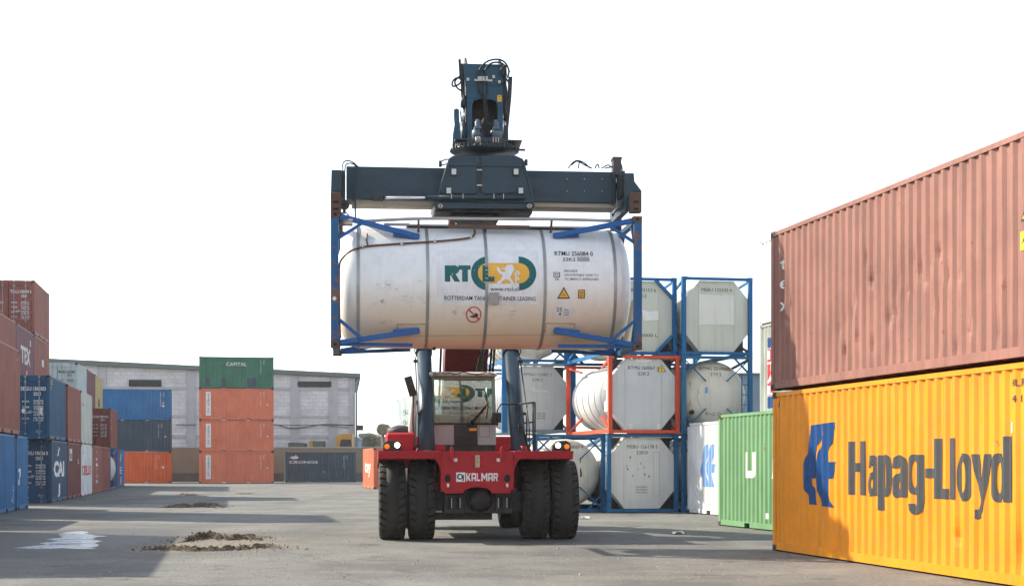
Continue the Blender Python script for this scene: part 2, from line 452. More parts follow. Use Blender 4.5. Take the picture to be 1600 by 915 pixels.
def side_code(r, L, H, face, u, s='TRLU 382164 7', mat=None, top=None, n=2):
    """narrow column of codes that reads downwards near the end of a side"""
    mat = mat or WHITE; top = top or H - 0.25
    mark(r, L, face, s, u, top, 0.09, mat, 1.15, vertical=True)
    if n > 1: mark(r, L, face, '22G1', u + 0.26, top, 0.09, mat, 0.36, vertical=True)

TH = math.atan(0.2); TL = math.atan(0.183)
GL = 'containers stacked in the long row on the left'
# --- right side: the two forty foot high cubes
HC = 2.94
cy = 28.6; cxy = (PX(1207, cy), cy)
def dented_side(L, H, dents, nz=36):
    folds, dep = corr(L); h = L/2; ys = []
    base = [-h+0.14] + folds + [h-0.14]
    for a, b in zip(base, base[1:]): ys += [a, (a+b)/2]
    ys.append(base[-1]); rnd = random.Random(3); w = W/2
    def fn(i, j):
        y = ys[i]; z = 0.16 + (H-0.24)*j/(nz-1); x = -(w - 0.014 - CD*dep(y)); u = h - y; dy = 0
        for (du, dv, r1, r2, a, sh) in dents:
            q = ((u-du)/r1)**2 + ((z-dv)/r2)**2
            if q < 6: g = math.exp(-q); x += a*g; dy += sh*g
        e = min(1, min(z-0.16, H-0.08-z)/0.15)
        x += 0.003*e*(1+math.sin(u*3.1+z*2.3)*math.sin(z*1.7+u))
        return (x, y+dy, z)
    m = MB(); m.grid(len(ys), nz, fn); return m.mesh('container_side_dented')
def u_of(px, corner=cxy, dr=(math.sin(TH), -math.cos(TH))):
    k = (px-800)/F; return (k*corner[1]-corner[0])/(dr[0]-k*dr[1])
def uz(px, py):
    u = u_of(px); return u, PZ(py, cxy[1]-math.cos(TH)*u)
rnd = random.Random(11); dents = []
for px, py in ((1312,515),(1322,500),(1331,492),(1338,470),(1390,496),(1398,489),(1405,487),(1392,500),(1430,402),(1437,425),(1420,455),(1445,440),(1463,478),(1467,395),(1354,402),(1362,440),(1520,505),(1515,520),(1390,540),(1378,520),(1365,540),(1320,548),(1293,500),(1262,565),(1495,545),(1500,430),(1560,520),(1405,440),(1340,530),(1480,430),(1455,410)):
    u, v = uz(px, py); dents.append((u, v-HC-0.02, rnd.uniform(0.05, 0.11), rnd.uniform(0.06, 0.14), rnd.uniform(0.012, 0.03), rnd.uniform(-0.03, 0.03)))
for px, py, a in ((1360, 470, 0.02), (1440, 440, 0.025), (1410, 500, 0.02), (1480, 500, 0.02)):
    u, v = uz(px, py); dents.append((u, v-HC-0.02, 0.5, 0.8, a, 0.05))
dents2 = [(u_of(1495), 0.6, 0.12, 0.1, 0.03, 0.02), (u_of(1380), 0.5, 0.3, 0.3, 0.012, 0.01), (u_of(1590), 0.5, 0.1, 0.25, 0.03, 0.02)]
Lb = 12.192
yel = container('yellow orange forty foot container with big blue and grey shipping line logo', 'yellow', (-1, 1), cxy, TH, 0.0, Lb, HC, side_mesh=dented_side(Lb, HC, dents2, 20), group='forty foot high containers on the right')
pnk = container('faded red brown forty foot container with dented side, stacked on the yellow one', 'pink', (-1, 1), (cxy[0]-0.03, cxy[1]+0.02), TH, HC+0.03, Lb, HC, side_mesh=dented_side(Lb, HC, dents), group='forty foot high containers on the right')
HLB = worn('royal blue logo film', (0.004, 0.052, 0.18), 0.0, 0.35); HLG = worn('dark grey lettering film', (0.05, 0.055, 0.06), 0.0, 0.4)
def cr(x, y): return ((x-50)/230*1.49+1.41, 2.32-(y-103)/557*1.44)
A_ = [(112,115),(185,110),(178,190),(152,262),(145,330),(146,365),(146,470),(116,475),(118,520),(143,580),(152,650),(88,650),(85,590),(60,540),(50,460),(52,400),(80,310),(85,230),(108,180)]
B_ = [(190,108),(270,103),(255,160),(250,240),(222,310),(220,365),(280,362),(258,420),(250,470),(218,475),(222,550),(235,610),(255,660),(178,655),(166,600),(152,540),(149,470),(149,365),(160,290),(185,230),(193,180)]
shape(yel, Lb, 'L', [cr(*p) for p in A_], HLB); shape(yel, Lb, 'L', [cr(*p) for p in B_], HLB)
# lettering drawn as heavy condensed strokes
def stroke_letters(root, L, mat):
    u0, v0, cap, W_ = 3.49, 1.11, 0.87, 5.22
    mp, cu = face_map('L', L)
    X = 0.205   # stem
    def st(x0, x1, y0, y1): return rect(x0, x1, y0, y1)
    def ring(x, y, rx, ry, t, ty): 
        def sup(a, b, n=28): 
            o = []
            for k in range(n):
                q = 2*math.pi*k/n; c_, s_ = math.cos(q), math.sin(q)
                o.append((x + a*math.copysign(abs(c_)**0.8, c_), y + b*math.copysign(abs(s_)**0.8, s_)))
            return o
        return [sup(rx, ry), sup(rx-t, ry-ty)[::-1]]
    xh = 0.64; g = []
    # x in metres from u0, letters laid out to the measured places
    def P(px): return u_of(px) - u0
    H0, H1 = P(1324), P(1348.5); g += [st(H0, H0+0.22, 0, cap), st(H1-0.20, H1+0.04, 0, cap), st(H0+0.22, H1-0.20, 0.38, 0.52)]
    def a_(a, b):
        w_ = b-a
        return [st(b-0.17, b, 0.0, xh-0.13),
                [(a+0.02, xh-0.20), (a+0.19, xh-0.20), (a+0.19, xh-0.16), (a+0.24, xh-0.12), (b-0.2, xh-0.12), (b-0.17, xh-0.17), (b, xh-0.13), (b-0.05, xh-0.04), (b-0.14, xh), (a+0.16, xh), (a+0.06, xh-0.05)],
                [ [(b-0.17, 0.38), (a+0.13, 0.35), (a+0.03, 0.28), (a, 0.16), (a+0.03, 0.04), (a+0.12, -0.02), (a+0.24, 0.0), (b-0.17, 0.09)],
                  [(b-0.17, 0.27), (b-0.17, 0.16), (a+0.22, 0.10), (a+0.17, 0.16), (a+0.19, 0.24)] ]]
    g += a_(P(1352), P(1369))
    p0, p1 = P(1371), P(1389); g += [st(p0-0.02, p0+0.18, -0.22, xh)]; g += [ring((p0+0.12+p1)/2, xh/2, (p1-p0-0.12)/2, xh/2+0.01, 0.13, 0.11)]
    g += a_(P(1392), P(1413))
    q0, q1 = P(1416), P(1439.5); g += [ring((q0+q1-0.1)/2, xh/2+0.03, (q1-q0-0.1)/2, xh/2-0.02, 0.13, 0.10), st(q1-0.17, q1, -0.05, xh)]
    g += [[(q0+0.04, -0.09), (q0+0.2, -0.09), (q0+0.22, -0.13), (q1-0.2, -0.13), (q1-0.17, -0.05), (q1, -0.05), (q1-0.05, -0.2), (q1-0.15, -0.25), (q0+0.16, -0.25), (q0+0.07, -0.19)]]
    h0, h1 = P(1442.5), P(1456.5); g += [st(h0, h1, 0.30, 0.44)]
    l0, l1 = P(1456.5), P(1478.5); g += [st(l0, l0+0.22, 0, cap), st(l0+0.19, l1, 0, 0.15)]
    i0, i1 = P(1480.5), P(1489); g += [st(i0-0.02, i1+0.03, 0, cap)]
    o0, o1 = P(1492), P(1514.5); g += [ring((o0+o1)/2, xh/2, (o1-o0)/2, xh/2+0.015, 0.15, 0.12)]
    y0, y1 = P(1516), P(1545); c_ = (y0+y1)/2
    g += [[(y0, xh), (y0+0.17, xh), (c_+0.02, 0.22), (y1-0.15, xh), (y1, xh), (c_+0.06, -0.13), (c_-0.02, -0.22), (c_-0.1, -0.25), (y0+0.09, -0.25), (y0+0.09, -0.12), (c_-0.1, -0.12), (c_-0.06, -0.06), (c_-0.04, 0.0)]]
    d0, d1 = P(1545.5), P(1575.5); g += [ring((d0+d1-0.12)/2, xh/2, (d1-d0-0.12)/2, xh/2+0.01, 0.14, 0.12), st(d1-0.16, d1, 0, cap)]
    for k, q in enumerate(g):
        V, Fc = poly2d(q); V = [(u0+x, v0+y) for x, y in V]
        mpk = face_map('L', L, 0.004 + 0.0004*(k % 5))[0]
        decal('lettering', V, Fc, mpk, mat, root, cu)
HCR = 2.896
stroke_letters(yel, Lb, HLG)
YST = flat('yellow sticker', (0.85, 0.55, 0.02), 0.4)
u, v = uz(1578, 568); 
mark(yel, Lb, 'L', 'HLBU 27', u_of(1576), 2.63, 0.10, HLG, 0.72); mark(yel, Lb, 'L', '41', u_of(1576)+0.05, 2.42, 0.10, HLG, 0.2)
shape(yel, Lb, 'L', rect(u_of(1575), u_of(1580), 2.02, 2.16), WHITE, 'sticker'); shape(yel, Lb, 'L', rect(u_of(1576), u_of(1580), 1.9, 2.0), REDTX, 'sticker')
hz_ = [[(0.06+0.05*k, 2.66), (0.09+0.05*k, 2.66), (0.12+0.05*k, 2.78), (0.09+0.05*k, 2.78)] for k in range(4)]
for k, q in enumerate(hz_): shape(yel, Lb, 'L', [(a+0.15, b) for a, b in q], YST if k % 2 else BLACKTX, 'warning_stripe')
for k, (ch, py) in enumerate((('t', 418), ('e', 448), ('x', 482))):
    mark(pnk, Lb, 'L', ch, 0.44, PZ(py, cy-0.5)-HC-0.06, 0.24, OFFWHITE, 0.20, bold=0.01)
uu, vv = uz(1598, 380)
shape(pnk, Lb, 'L', rect(uu-0.02, uu+0.42, vv-HC-0.12, vv-HC+0.12), YST, 'sticker'); mark(pnk, Lb, 'L', 'AIR', uu+0.03, vv-HC-0.04, 0.1, BLACKTX, 0.3, surf=face_map('L', Lb, 0.007))
shape(pnk, Lb, 'L', [(uu+0.0, vv-HC+0.25), (uu+0.44, vv-HC+0.25), (uu+0.22, vv-HC+0.62)], BLACKTX, 'sticker'); shape(pnk, Lb, 'L', [(uu+0.05, vv-HC+0.28), (uu+0.39, vv-HC+0.28), (uu+0.22, vv-HC+0.56)], YST, 'sticker', eps=0.007)
PATCH = steel('repainted red oxide patch', (0.36, 0.13, 0.10), rust=0.05, fade=0.05)
u1, v1 = uz(1465, 362); u2, v2 = uz(1512, 345); u3, v3 = uz(1512, 410); u4, v4 = uz(1470, 415)
# --- green container and the reefer beyond it
gd = 40.2
grn = container('light green container with large white capital letters, left of the yellow one', 'green', (-1, 1), (PX(1122, gd), gd), math.atan(0.23), 0, 6.058, 2.896)
def ug(px, C0=(PX(1122, gd), gd), t=math.atan(0.23)):
    k = (px-800)/F; return (k*C0[1]-C0[0])/(math.sin(t)+k*math.cos(t))
def blockU(u0, u1, v0, v1, s=0.16): return [(u0, v1), (u0, v0), (u1-0.1, v0), (u1, v0+0.1), (u1, v1), (u1-s, v1), (u1-s, v0+0.18), (u0+s, v0+0.18), (u0+s, v1)]
shape(grn, 6.058, 'L', blockU(ug(1163), ug(1178), 1.26, 1.90, 0.14), WHITE, 'lettering')
shape(grn, 6.058, 'L', [(ug(1203), 1.26), (ug(1205.6), 1.26), (ug(1208), 1.45), (ug(1212), 1.45), (ug(1214), 1.26), (ug(1218), 1.26), (ug(1212), 1.9), (ug(1208), 1.9)], WHITE, 'lettering')
shape(grn, 6.058, 'L', rect(ug(1195), ug(1199), 0.28, 0.42), WHITE, 'sticker')
for k in range(7): mark(grn, 6.058, 'L', 'X', 0.15+0.1*k, 2.76, 0.05, YST if k % 2 else BLACKTX)
GRTX = flat('scuffed rubber mark', (0.10, 0.22, 0.12), 0.8)
rd = 50.4
ref = container('white insulated container with a light blue shipping line mark, far side of the green one', 'reefer', (-1, 1), (PX(1074, rd), rd), math.atan(0.22), 0, 6.058, HC)
LB = worn('light blue logo film', (0.16, 0.30, 0.55), 0.05)
def ur(px, C0=(PX(1074, rd), rd), t=math.atan(0.22)):
    k = (px-800)/F; return (k*C0[1]-C0[0])/(math.sin(t)+k*math.cos(t))
def crr(x, y): a, b = ur(1094.5), ur(1116.5); return ((x-50)/230*(b-a)+a, 2.2-(y-103)/557*1.38)
def cl_(x, y): u_ = ur(1050+x/3.66); return (u_, PZ(600+y/3.66, rd-u_*0.976))
shape(ref, 6.058, 'L', [cl_(*p) for p in ((182,345),(209,345),(190,455),(190,500),(203,585),(177,585),(160,500),(164,455))], LB)
shape(ref, 6.058, 'L', [cl_(*p) for p in ((216,343),(243,343),(224,455),(246,455),(240,505),(223,505),(233,587),(208,587),(194,500),(194,455))], LB)
itl = container('pale grey container with red vertical letter field, behind the green one', 'dusty', (-1, 1), (PX(1187, 47.6), 47.6), TH, HC+0.01, 6.058, HC, group='pale containers above the green one', cast_mat=C['dusty'])
it2 = container('white container on the topmost level behind the red brown one', 'reefer', (-1, 1), (PX(1187, 47.6), 47.6), TH, 2*HC+0.02, 6.058, 2.591, group='pale containers above the green one', cast_mat=C['reefer'])
shape(itl, 6.058, 'L', rect(0.55, 1.25, 0.75, 2.15), REDTX, 'lettering_field')
for k, ch in enumerate('ITAL'): mark(itl, 6.058, 'L', ch, 0.66, 1.85-0.36*k, 0.27, WHITE, 0.4 if ch != 'I' else 0.12, bold=0.03, surf=face_map('L', 6.058, 0.009))
shape(itl, 6.058, 'L', rect(0.55, 1.25, 0.35, 0.7), HLB, 'lettering_field'); shape(itl, 6.058, 'L', rect(0.55, 1.25, 2.2, 2.5), HLB, 'lettering_field')
# --- far right side, beyond the machine
sal = container('salmon orange container with white logo, behind the left front wheels', 'salmon', (-1, 1), (PX(567, 103), 103), math.atan(0.21), 0, 6.058, 2.591)
mark(sal, 6.058, 'L', 'tay', 1.0, 1.05, 0.85, WHITE, 3.4, bold=0.02)
wh2 = container('pale container with faint grey codes, raised on another behind the red hood', 'grey', (-1, 1), (PX(620, 86), 86), math.atan(0.2), 2.6, 6.058, 2.591)
for k in range(2): mark(wh2, 6.058, 'L', 'MSCU 6183', 2.4, 1.6-0.55*k, 0.32, BLACKTX, 2.6)
sup = container('dark red container under the pale one, mostly hidden behind the machine', 'maroon', (-1, 1), (PX(620, 86)+0.02, 86), math.atan(0.2), 0, 6.058, 2.591)

# --- left row: near corner of the lit side given by its photo column and distance
def lrow(label, col, px, d, lvl, doors=False, rot=TL, H=2.591, z=None, L=6.058):
    return container(label, col, (1, -1), (PX(px, d), d), rot, lvl*2.6 if z is None else z, L, H, doors, GL)
def row1(d): return -7.33 - 0.183*d
def lrx(label, col, d, lvl, doors=False, dx=0, L=6.058, H=2.591): return container(label, col, (1, -1), (row1(d)+dx, d), TL, lvl*2.6, L, H, doors, GL)
# front row, ground level
a0 = lrx('bright blue container at the left picture edge, on the ground', 'blue', 46.3, 0)
b0 = lrx('weathered blue container second from the left edge, on the ground', 'blue', 52.6, 0, L=2.991)
c0 = lrx('dark blue container with doors in view, on the ground, white letters on its side', 'slate', 62.9, 0, True)
d0 = lrx('maroon container with a small white emblem, on the ground beside the white one', 'maroon', 69.15, 0)
e0 = lrx('white container with red lettering, on the ground in the left row', 'reefer', 75.3, 0)
f0 = lrx('red oxide container with vertical white lettering, on the ground right of the white one', 'oxide', 81.5, 0)
g0 = lrx('red brown container on the ground just before the small tank container', 'brown', 87.6, 0)
# level two
a1 = container('faded pinkish red container stacked on the bright blue one at the left edge', 'oxide', (1, -1), (row1(47.4), 47.4), TL, 2.6, 6.058, HC, False, GL)
c1 = lrx('dark blue container with doors in view, stacked above the other, orange code on its side', 'dblue', 62.2, 1, True)
d1 = lrx('red oxide container on the second level right of the blue doors', 'oxide', 69.1, 1)
e1 = lrx('pale grey green container with a small red mark, on the second level', 'cream', 75.3, 1)
i0 = container('plum red container on the ground under the maroon one with doors', 'plum', (1, -1), (PX(177, 99.3), 99.3), TL, 0, 6.058, 2.591, False, GL)
j0 = container('blue container with white mark, farthest of the left row on the ground', 'blue', (1, -1), (PX(185, 105.6), 105.6), TL, 0, 6.058, 2.591, False, GL)
t1 = container('maroon container with doors in view, second level at the far end of the left row', 'brown', (1, -1), (PX(173, 99.5), 99.5), TL, 2.6, 6.058, 2.591, 'same', GL)
# back row (second line)
def row2(d): return -22.9 - 0.183*(d-73.7)
def l2(label, col, d, lvl, doors=False, L=6.058): return container(label, col, (1, -1), (row2(d), d), TL, lvl*2.6, L, 2.591, doors, GL)
o3 = l2('brick red container with doors in view, topmost of the left stacks', 'oxide', 73.7, 3, True)
p2 = l2('red container directly under the topmost brick red one', 'oxide', 73.7, 2)
m2 = l2('plum container with white letters, third level before the topmost one', 'plum', 67.55, 2)
n2 = l2('rusty red container on the third level at the left picture edge', 'oxide', 61.4, 2)
q2 = l2('light grey container with doors in view on the third level, before the grey shed', 'grey', 94.4, 2, True)
r2 = l2('dull purple container on the third level between the grey and mustard ones', 'plum', 100.6, 2)
s2 = l2('mustard container on the third level, last before the grey shed', 'mustard', 106.8, 2)
# the levels that carry them
def carry(d, lvls, cols):
    for k in range(lvls):
        c = l2(('%s container hidden in the second line, level %s, under the %s') % (cols[k][0], ('one', 'two', 'three', 'four')[k], cols[k][2]), cols[k][1], d, k)
for d, tgt in ((61.4, 'rusty red one'), (67.55, 'plum one'), (73.7, 'topmost brick red stack')): carry(d, 2, [('blue', 'blue', tgt), ('red', 'oxide', tgt)])
for d, tgt in ((94.4, 'light grey one'), (100.6, 'dull purple one'), (106.8, 'mustard one')): carry(d, 2, [('maroon', 'maroon', tgt), ('slate', 'slate', tgt)])
# stacks left of the frame whose shade lies on the yard
for k in range(4):
    l2('%s container of the tall stack left of the frame, level %s' % (('maroon', 'slate', 'orange', 'red')[k], ('one', 'two', 'three', 'four')[k]), ('maroon', 'slate', 'orange', 'oxide')[k], 49.0, k)
for d, n, nm in ((25.4, 2, 'nearest'), (31.55, 2, 'second nearest')):
    for k in range(n): lrx('%s container left of the frame, level %s of the %s stack' % (('blue', 'red')[k], ('one', 'two')[k], nm), ('blue', 'oxide')[k], d, k)
lrx('slate container alone on the ground left of the frame', 'slate', 38.9, 0)

S = 6.058
mark(a0, S, 'R', '22', 5.3, 0.35, 0.12, WHITE); side_code(a0, S, 2.59, 'R', 5.6, 'SEGU 157', n=1, top=0.9)
mark(b0, 2.991, 'R', '7', 0.5, 0.9, 0.55, WHITE, 0.7, bold=0.03)
for k, s in enumerate(('GATE',)): mark(a1, S, 'R', s, 5.45, 2.55, 0.07, OFFWHITE)
door_text(c0, S, 2.591, 'CRXU', '196956 8', '22G1'); door_text(c1, S, 2.591, 'SEGU', '1308503', '22G1')
shape(c1, S, 'D', circ(1.42, 1.15, 0.09), WHITE, 'emblem').location.y = -0.02; shape(c1, S, 'D', rect(1.98, 2.16, 1.0, 1.28), OFFWHITE, 'plate').location.y = -0.02
mark(c1, S, 'D', '2261', 1.9, 0.28, 0.08, WHITE).location.y = -0.02; mark(c0, S, 'D', '2261', 1.9, 0.28, 0.08, WHITE).location.y = -0.02
ORTX = worn('orange lettering', (0.75, 0.38, 0.03), 0.1)
mark(c1, S, 'R', '22', 0.5, 2.25, 0.2, ORTX, 0.7); mark(c1, S, 'R', '61', 0.5, 2.02, 0.16, ORTX, 0.7)
mark(c0, S, 'R', 'CAI', 0.9, 1.1, 0.62, WHITE, 3.9, bold=0.05); mark(c0, S, 'R', '/', 2.2, 1.95, 0.36, WHITE, 0.9, bold=0.03); mark(c0, S, 'R', 'J', 2.4, 0.35, 0.42, WHITE, 0.8, bold=0.03)
shape(d0, S, 'R', rect(0.9, 1.9, 1.75, 2.3), OFFWHITE, 'emblem'); shape(d0, S, 'R', circ(1.4, 1.95, 0.28, ry=0.15), HLB, 'emblem', eps=0.008); mark(d0, S, 'R', 'S', 4.6, 1.6, 0.25, WHITE, 0.5)
mark(e0, S, 'R', 'CRELLO', 0.6, 1.05, 0.48, REDTX, 4.9, bold=0.03); mark(e0, S, 'R', '~', 1.3, 2.1, 0.2, REDTX, 0.8)
for k, ch in enumerate('TRITON'): mark(f0, S, 'R', ch, 2.3, 2.05-0.3*k, 0.2, OFFWHITE, 0.9)
side_code(g0, S, 2.59, 'R', 4.8, 'TGHU 7')
side_code(t1, S, 2.59, 'R', 0.9, 'GE 2', n=1); door_text(t1, S, 2.591, 'CLHU', '303094 5', '22G1')
mark(j0, S, 'R', '/', 2.0, 1.8, 0.5, WHITE, 1.2, bold=0.03); mark(j0, S, 'R', 'E', 1.6, 0.9, 0.5, OFFWHITE, 2.6); mark(j0, S, 'R', 'J', 2.0, 0.3, 0.4, WHITE, 0.9)
mark(e1, S, 'R', 'cai', 0.6, 1.85, 0.3, REDTX, 0.9)
door_text(o3, S, 2.591, 'TRLU', '100999 5', '2261'); mark(o3, S, 'D', 'TEXTAINER', 0.1, 1.45, 0.12, WHITE, 0.9).location.y = -0.02
shape(o3, S, 'D', circ(0.62, 2.02, 0.13, ry=0.09), LB, 'emblem').location.y = -0.02
mark(m2, S, 'R', 'TEX', 1.5, 1.0, 0.75, OFFWHITE, 3.3, bold=0.04); mark(m2, S, 'R', 'I', 4.6, 1.9, 0.3, OFFWHITE, 0.3); mark(m2, S, 'R', 'F', 3.4, 0.4, 0.3, OFFWHITE, 0.3)
shape(p2, S, 'R', rect(3.1, 3.9, 1.25, 1.6), OFFWHITE, 'plate')
door_text(q2, S, 2.591, 'MAEU', '220381', '22G1', mat=BLACKTX, rows=1); shape(q2, S, 'D', rect(1.35, 1.7, 0.6, 1.3), WHITE, 'plate').location.y = -0.02
shape(q2, S, 'R', rect(2.2, 3.9, 0.5, 0.85), LB, 'emblem'); shape(s2, S, 'R', rect(2.4, 3.6, 0.45, 1.0), BLACKTX, 'emblem')

# --- far stacks that face the camera
GF = 'containers stacked before the grey shed'
TF = TH + math.pi/2 - math.radians(0.5)
def far(label, col, px, d, lvl, L=6.058, doors=False): return container(label, col, (-1, 1), (PX(px, d), d), TF, lvl*2.6, L, 2.591, doors, GF)
u2_ = far('blue container on top of the three high stack before the shed', 'blue', 150, 127, 2)
u1_ = far('dark slate container in the middle of the three high stack before the shed', 'charcoal', 150, 127, 1)
u0_ = far('orange container at the bottom of the three high stack before the shed', 'orange', 150, 127, 0)
v3_ = far('green container on top of the tall orange stack', 'dgreen', 311, 126, 3)
v2_ = far('uppermost of the three orange containers under the green one', 'salmon', 311, 126, 2)
v1_ = far('middle one of the three orange containers under the green one', 'salmon', 311, 126, 1)
v0_ = far('lowest of the three orange containers under the green one, on the ground', 'salmon', 311, 126, 0)
cr_ = far('dark slate container standing alone on the ground before the low wall', 'charcoal', 445.5, 132, 0)
for c in (v2_, v1_, v0_):
    shape(c, S, 'L', rect(0.55, 0.95, 0.35, 2.3), WHITE, 'lettering_field'); mark(c, S, 'L', 'HAMBURG SUD', 0.68, 2.15, 0.16, BLACKTX, 1.6, vertical=True, surf=face_map('L', S, 0.009))
    side_code(c, S, 2.59, 'L', 4.95, 'SUDU 139 462'); shape(c, S, 'L', rect(5.5, 5.6, 1.2, 1.32), WHITE, 'sticker')
mark(v3_, S, 'L', 'CAPITAL', 2.2, 1.85, 0.3, WHITE, 1.65, bold=0.01); side_code(v3_, S, 2.59, 'L', 4.95, 'CPIU 172839 2', OFFWHITE)
for u in (0.5, 1.8, 3.9, 4.3): shape(v3_, S, 'L', rect(u, u+0.35, 0.2, 0.85), C['charcoal'], 'patch')
mark(cr_, S, 'L', 'CRONOS', 0.35, 1.62, 0.24, WHITE, 2.45, bold=0.012); side_code(cr_, S, 2.59, 'L', 5.0, 'CRSU 125 307', OFFWHITE)
shape(cr_, S, 'L', [(0.4, 2.12), (0.62, 2.25), (0.8, 2.22), (0.9, 2.36), (1.02, 2.24), (1.2, 2.14), (1.05, 2.02), (0.72, 1.98)], OFFWHITE); mark(cr_, S, 'L', '<', 3.25, 0.8, 0.2, OFFWHITE)
side_code(u2_, S, 2.59, 'L', 5.15, 'MATU 204 518'); side_code(u1_, S, 2.59, 'L', 5.0, 'WHLU 226 031', OFFWHITE); side_code(u0_, S, 2.59, 'L', 4.8, 'SUDU 150 287')
shape(u2_, S, 'L', circ(5.42, 1.45, 0.08), ORTX, 'emblem'); shape(u2_, S, 'L', circ(5.42, 1.2, 0.09), WHITE, 'emblem'); shape(u0_, S, 'L', circ(5.4, 1.3, 0.09), WHITE, 'emblem'); shape(u1_, S, 'L', circ(5.6, 1.25, 0.06), WHITE, 'emblem')
for o in list(COL.objects): unset(o)
# ------------------------------------------------------------------ ground
def asphalt():
    m = bpy.data.materials.new('worn asphalt'); m.use_nodes = True; t = m.node_tree; L = t.links; b = t.nodes['Principled BSDF']
    tc = nd(t, 'ShaderNodeTexCoord'); P = tc.outputs['Object']
    big = nd(t, 'ShaderNodeTexNoise', Scale=0.09, Detail=5.0, Roughness=0.6); L.new(P, big.inputs['Vector'])
    mid = nd(t, 'ShaderNodeTexNoise', Scale=0.9, Detail=8.0, Roughness=0.65); L.new(P, mid.inputs['Vector'])
    fine = nd(t, 'ShaderNodeTexNoise', Scale=15.0, Detail=8.0, Roughness=0.85); L.new(P, fine.inputs['Vector'])
    vo = nd(t, 'ShaderNodeTexVoronoi', Scale=38.0); L.new(P, vo.inputs['Vector'])
    c = mixc(t, ramp(t, big.outputs[0], 0.35, 0.65), (0.1154, 0.1174, 0.1097), (0.1524, 0.1539, 0.1424))
    c = mixc(t, ramp(t, mid.outputs[0], 0.3, 0.75), c, (0.1708, 0.1693, 0.152))
    c = mixc(t, 0.7, c, ramp(t, fine.outputs[0], 0.38, 0.60, (0.0554, 0.0558, 0.0529, 1), (0.2309, 0.2328, 0.2136, 1)))
    # pale stones and dark pits of the aggregate
    c = mixc(t, ramp(t, vo.outputs['Distance'], 0.12, 0.02), c, (0.2493, 0.2501, 0.2309))
    # stretched tyre polish running along the yard
    mp = nd(t, 'ShaderNodeMapping'); mp.inputs['Scale'].default_value = (0.55, 0.035, 1); mp.inputs['Rotation'].default_value = (0, 0, -TH); L.new(P, mp.inputs[0])
    tr = nd(t, 'ShaderNodeTexNoise', Scale=1.0, Detail=5.0, Roughness=0.55); L.new(mp.outputs[0], tr.inputs['Vector'])
    c = mixc(t, ramp(t, tr.outputs[0], 0.50, 0.68, (0, 0, 0, 1), (0.6, 0.6, 0.6, 1)), c, (0.0813, 0.0827, 0.0789))
    # streaks across the view (dried puddle edges)
    mp2 = nd(t, 'ShaderNodeMapping'); mp2.inputs['Scale'].default_value = (0.16, 0.7, 1); L.new(P, mp2.inputs[0])
    t2 = nd(t, 'ShaderNodeTexNoise', Scale=1.0, Detail=8.0, Roughness=0.7); L.new(mp2.outputs[0], t2.inputs['Vector'])
    c = mixc(t, ramp(t, t2.outputs[0], 0.55, 0.66, (0, 0, 0, 1), (0.45, 0.45, 0.45, 1)), c, (0.0813, 0.0809, 0.0741))
    # oil drops
    ol = nd(t, 'ShaderNodeTexNoise', Scale=0.8, Detail=4.0, Roughness=0.5); L.new(P, ol.inputs['Vector'])
    c = mixc(t, ramp(t, ol.outputs[0], 0.63, 0.71), c, (0.065, 0.0624, 0.0585))
    vc = nd(t, 'ShaderNodeTexVoronoi', Scale=0.16, feature='DISTANCE_TO_EDGE'); dj = nd(t, 'ShaderNodeVectorMath', operation='MULTIPLY_ADD'); L.new(mid.outputs['Color'], dj.inputs[0]); dj.inputs[1].default_value = (1.6, 1.6, 0); L.new(P, dj.inputs[2]); L.new(dj.outputs[0], vc.inputs['Vector'])
    c = mixc(t, ramp(t, vc.outputs['Distance'], 0.006, 0.001, (0, 0, 0), (0.5, 0.5, 0.5)), c, (0.0455, 0.0442, 0.0416))
    pt = nd(t, 'ShaderNodeTexNoise', Scale=0.28, Detail=7.0, Roughness=0.72); L.new(P, pt.inputs['Vector'])
    c = mixc(t, ramp(t, pt.outputs[0], 0.48, 0.60, (0, 0, 0, 1), (0.8, 0.8, 0.8, 1)), c, (0.091, 0.091, 0.0858))
    c = mixc(t, ramp(t, pt.outputs[0], 0.44, 0.34, (0, 0, 0, 1), (0.4, 0.4, 0.4, 1)), c, (0.247, 0.2379, 0.2145))
    # earth tracked round the mud heaps
    sep = nd(t, 'ShaderNodeVectorMath', operation='SUBTRACT'); L.new(P, sep.inputs[0]); sep.inputs[1].default_value = (-6.3, 31.0, 0)
    sc = nd(t, 'ShaderNodeVectorMath', operation='MULTIPLY'); L.new(sep.outputs[0], sc.inputs[0]); sc.inputs[1].default_value = (0.27, 0.21, 0)
    ln = nd(t, 'ShaderNodeVectorMath', operation='LENGTH'); L.new(sc.outputs[0], ln.inputs[0])
    ad = nd(t, 'ShaderNodeMath', operation='MULTIPLY_ADD'); L.new(mid.outputs[0], ad.inputs[0]); ad.inputs[1].default_value = 1.3; L.new(ln.outputs['Value'], ad.inputs[2])
    c = mixc(t, ramp(t, ad.outputs[0], 1.35, 0.95), c, mixc(t, ramp(t, fine.outputs[0], 0.35, 0.6), (0.1062, 0.0914, 0.0654), (0.217, 0.1972, 0.152)))
    # damp ground round the puddle
    s2 = nd(t, 'ShaderNodeVectorMath', operation='SUBTRACT'); L.new(P, s2.inputs[0]); s2.inputs[1].default_value = (-9.6, 33.0, 0)
    m2 = nd(t, 'ShaderNodeVectorMath', operation='MULTIPLY'); L.new(s2.outputs[0], m2.inputs[0]); m2.inputs[1].default_value = (0.36, 0.16, 0)
    l2_ = nd(t, 'ShaderNodeVectorMath', operation='LENGTH'); L.new(m2.outputs[0], l2_.inputs[0])
    a2 = nd(t, 'ShaderNodeMath', operation='MULTIPLY_ADD'); L.new(mid.outputs[0], a2.inputs[0]); a2.inputs[1].default_value = 1.1; L.new(l2_.outputs['Value'], a2.inputs[2])
    wet = ramp(t, a2.outputs[0], 1.7, 1.25)
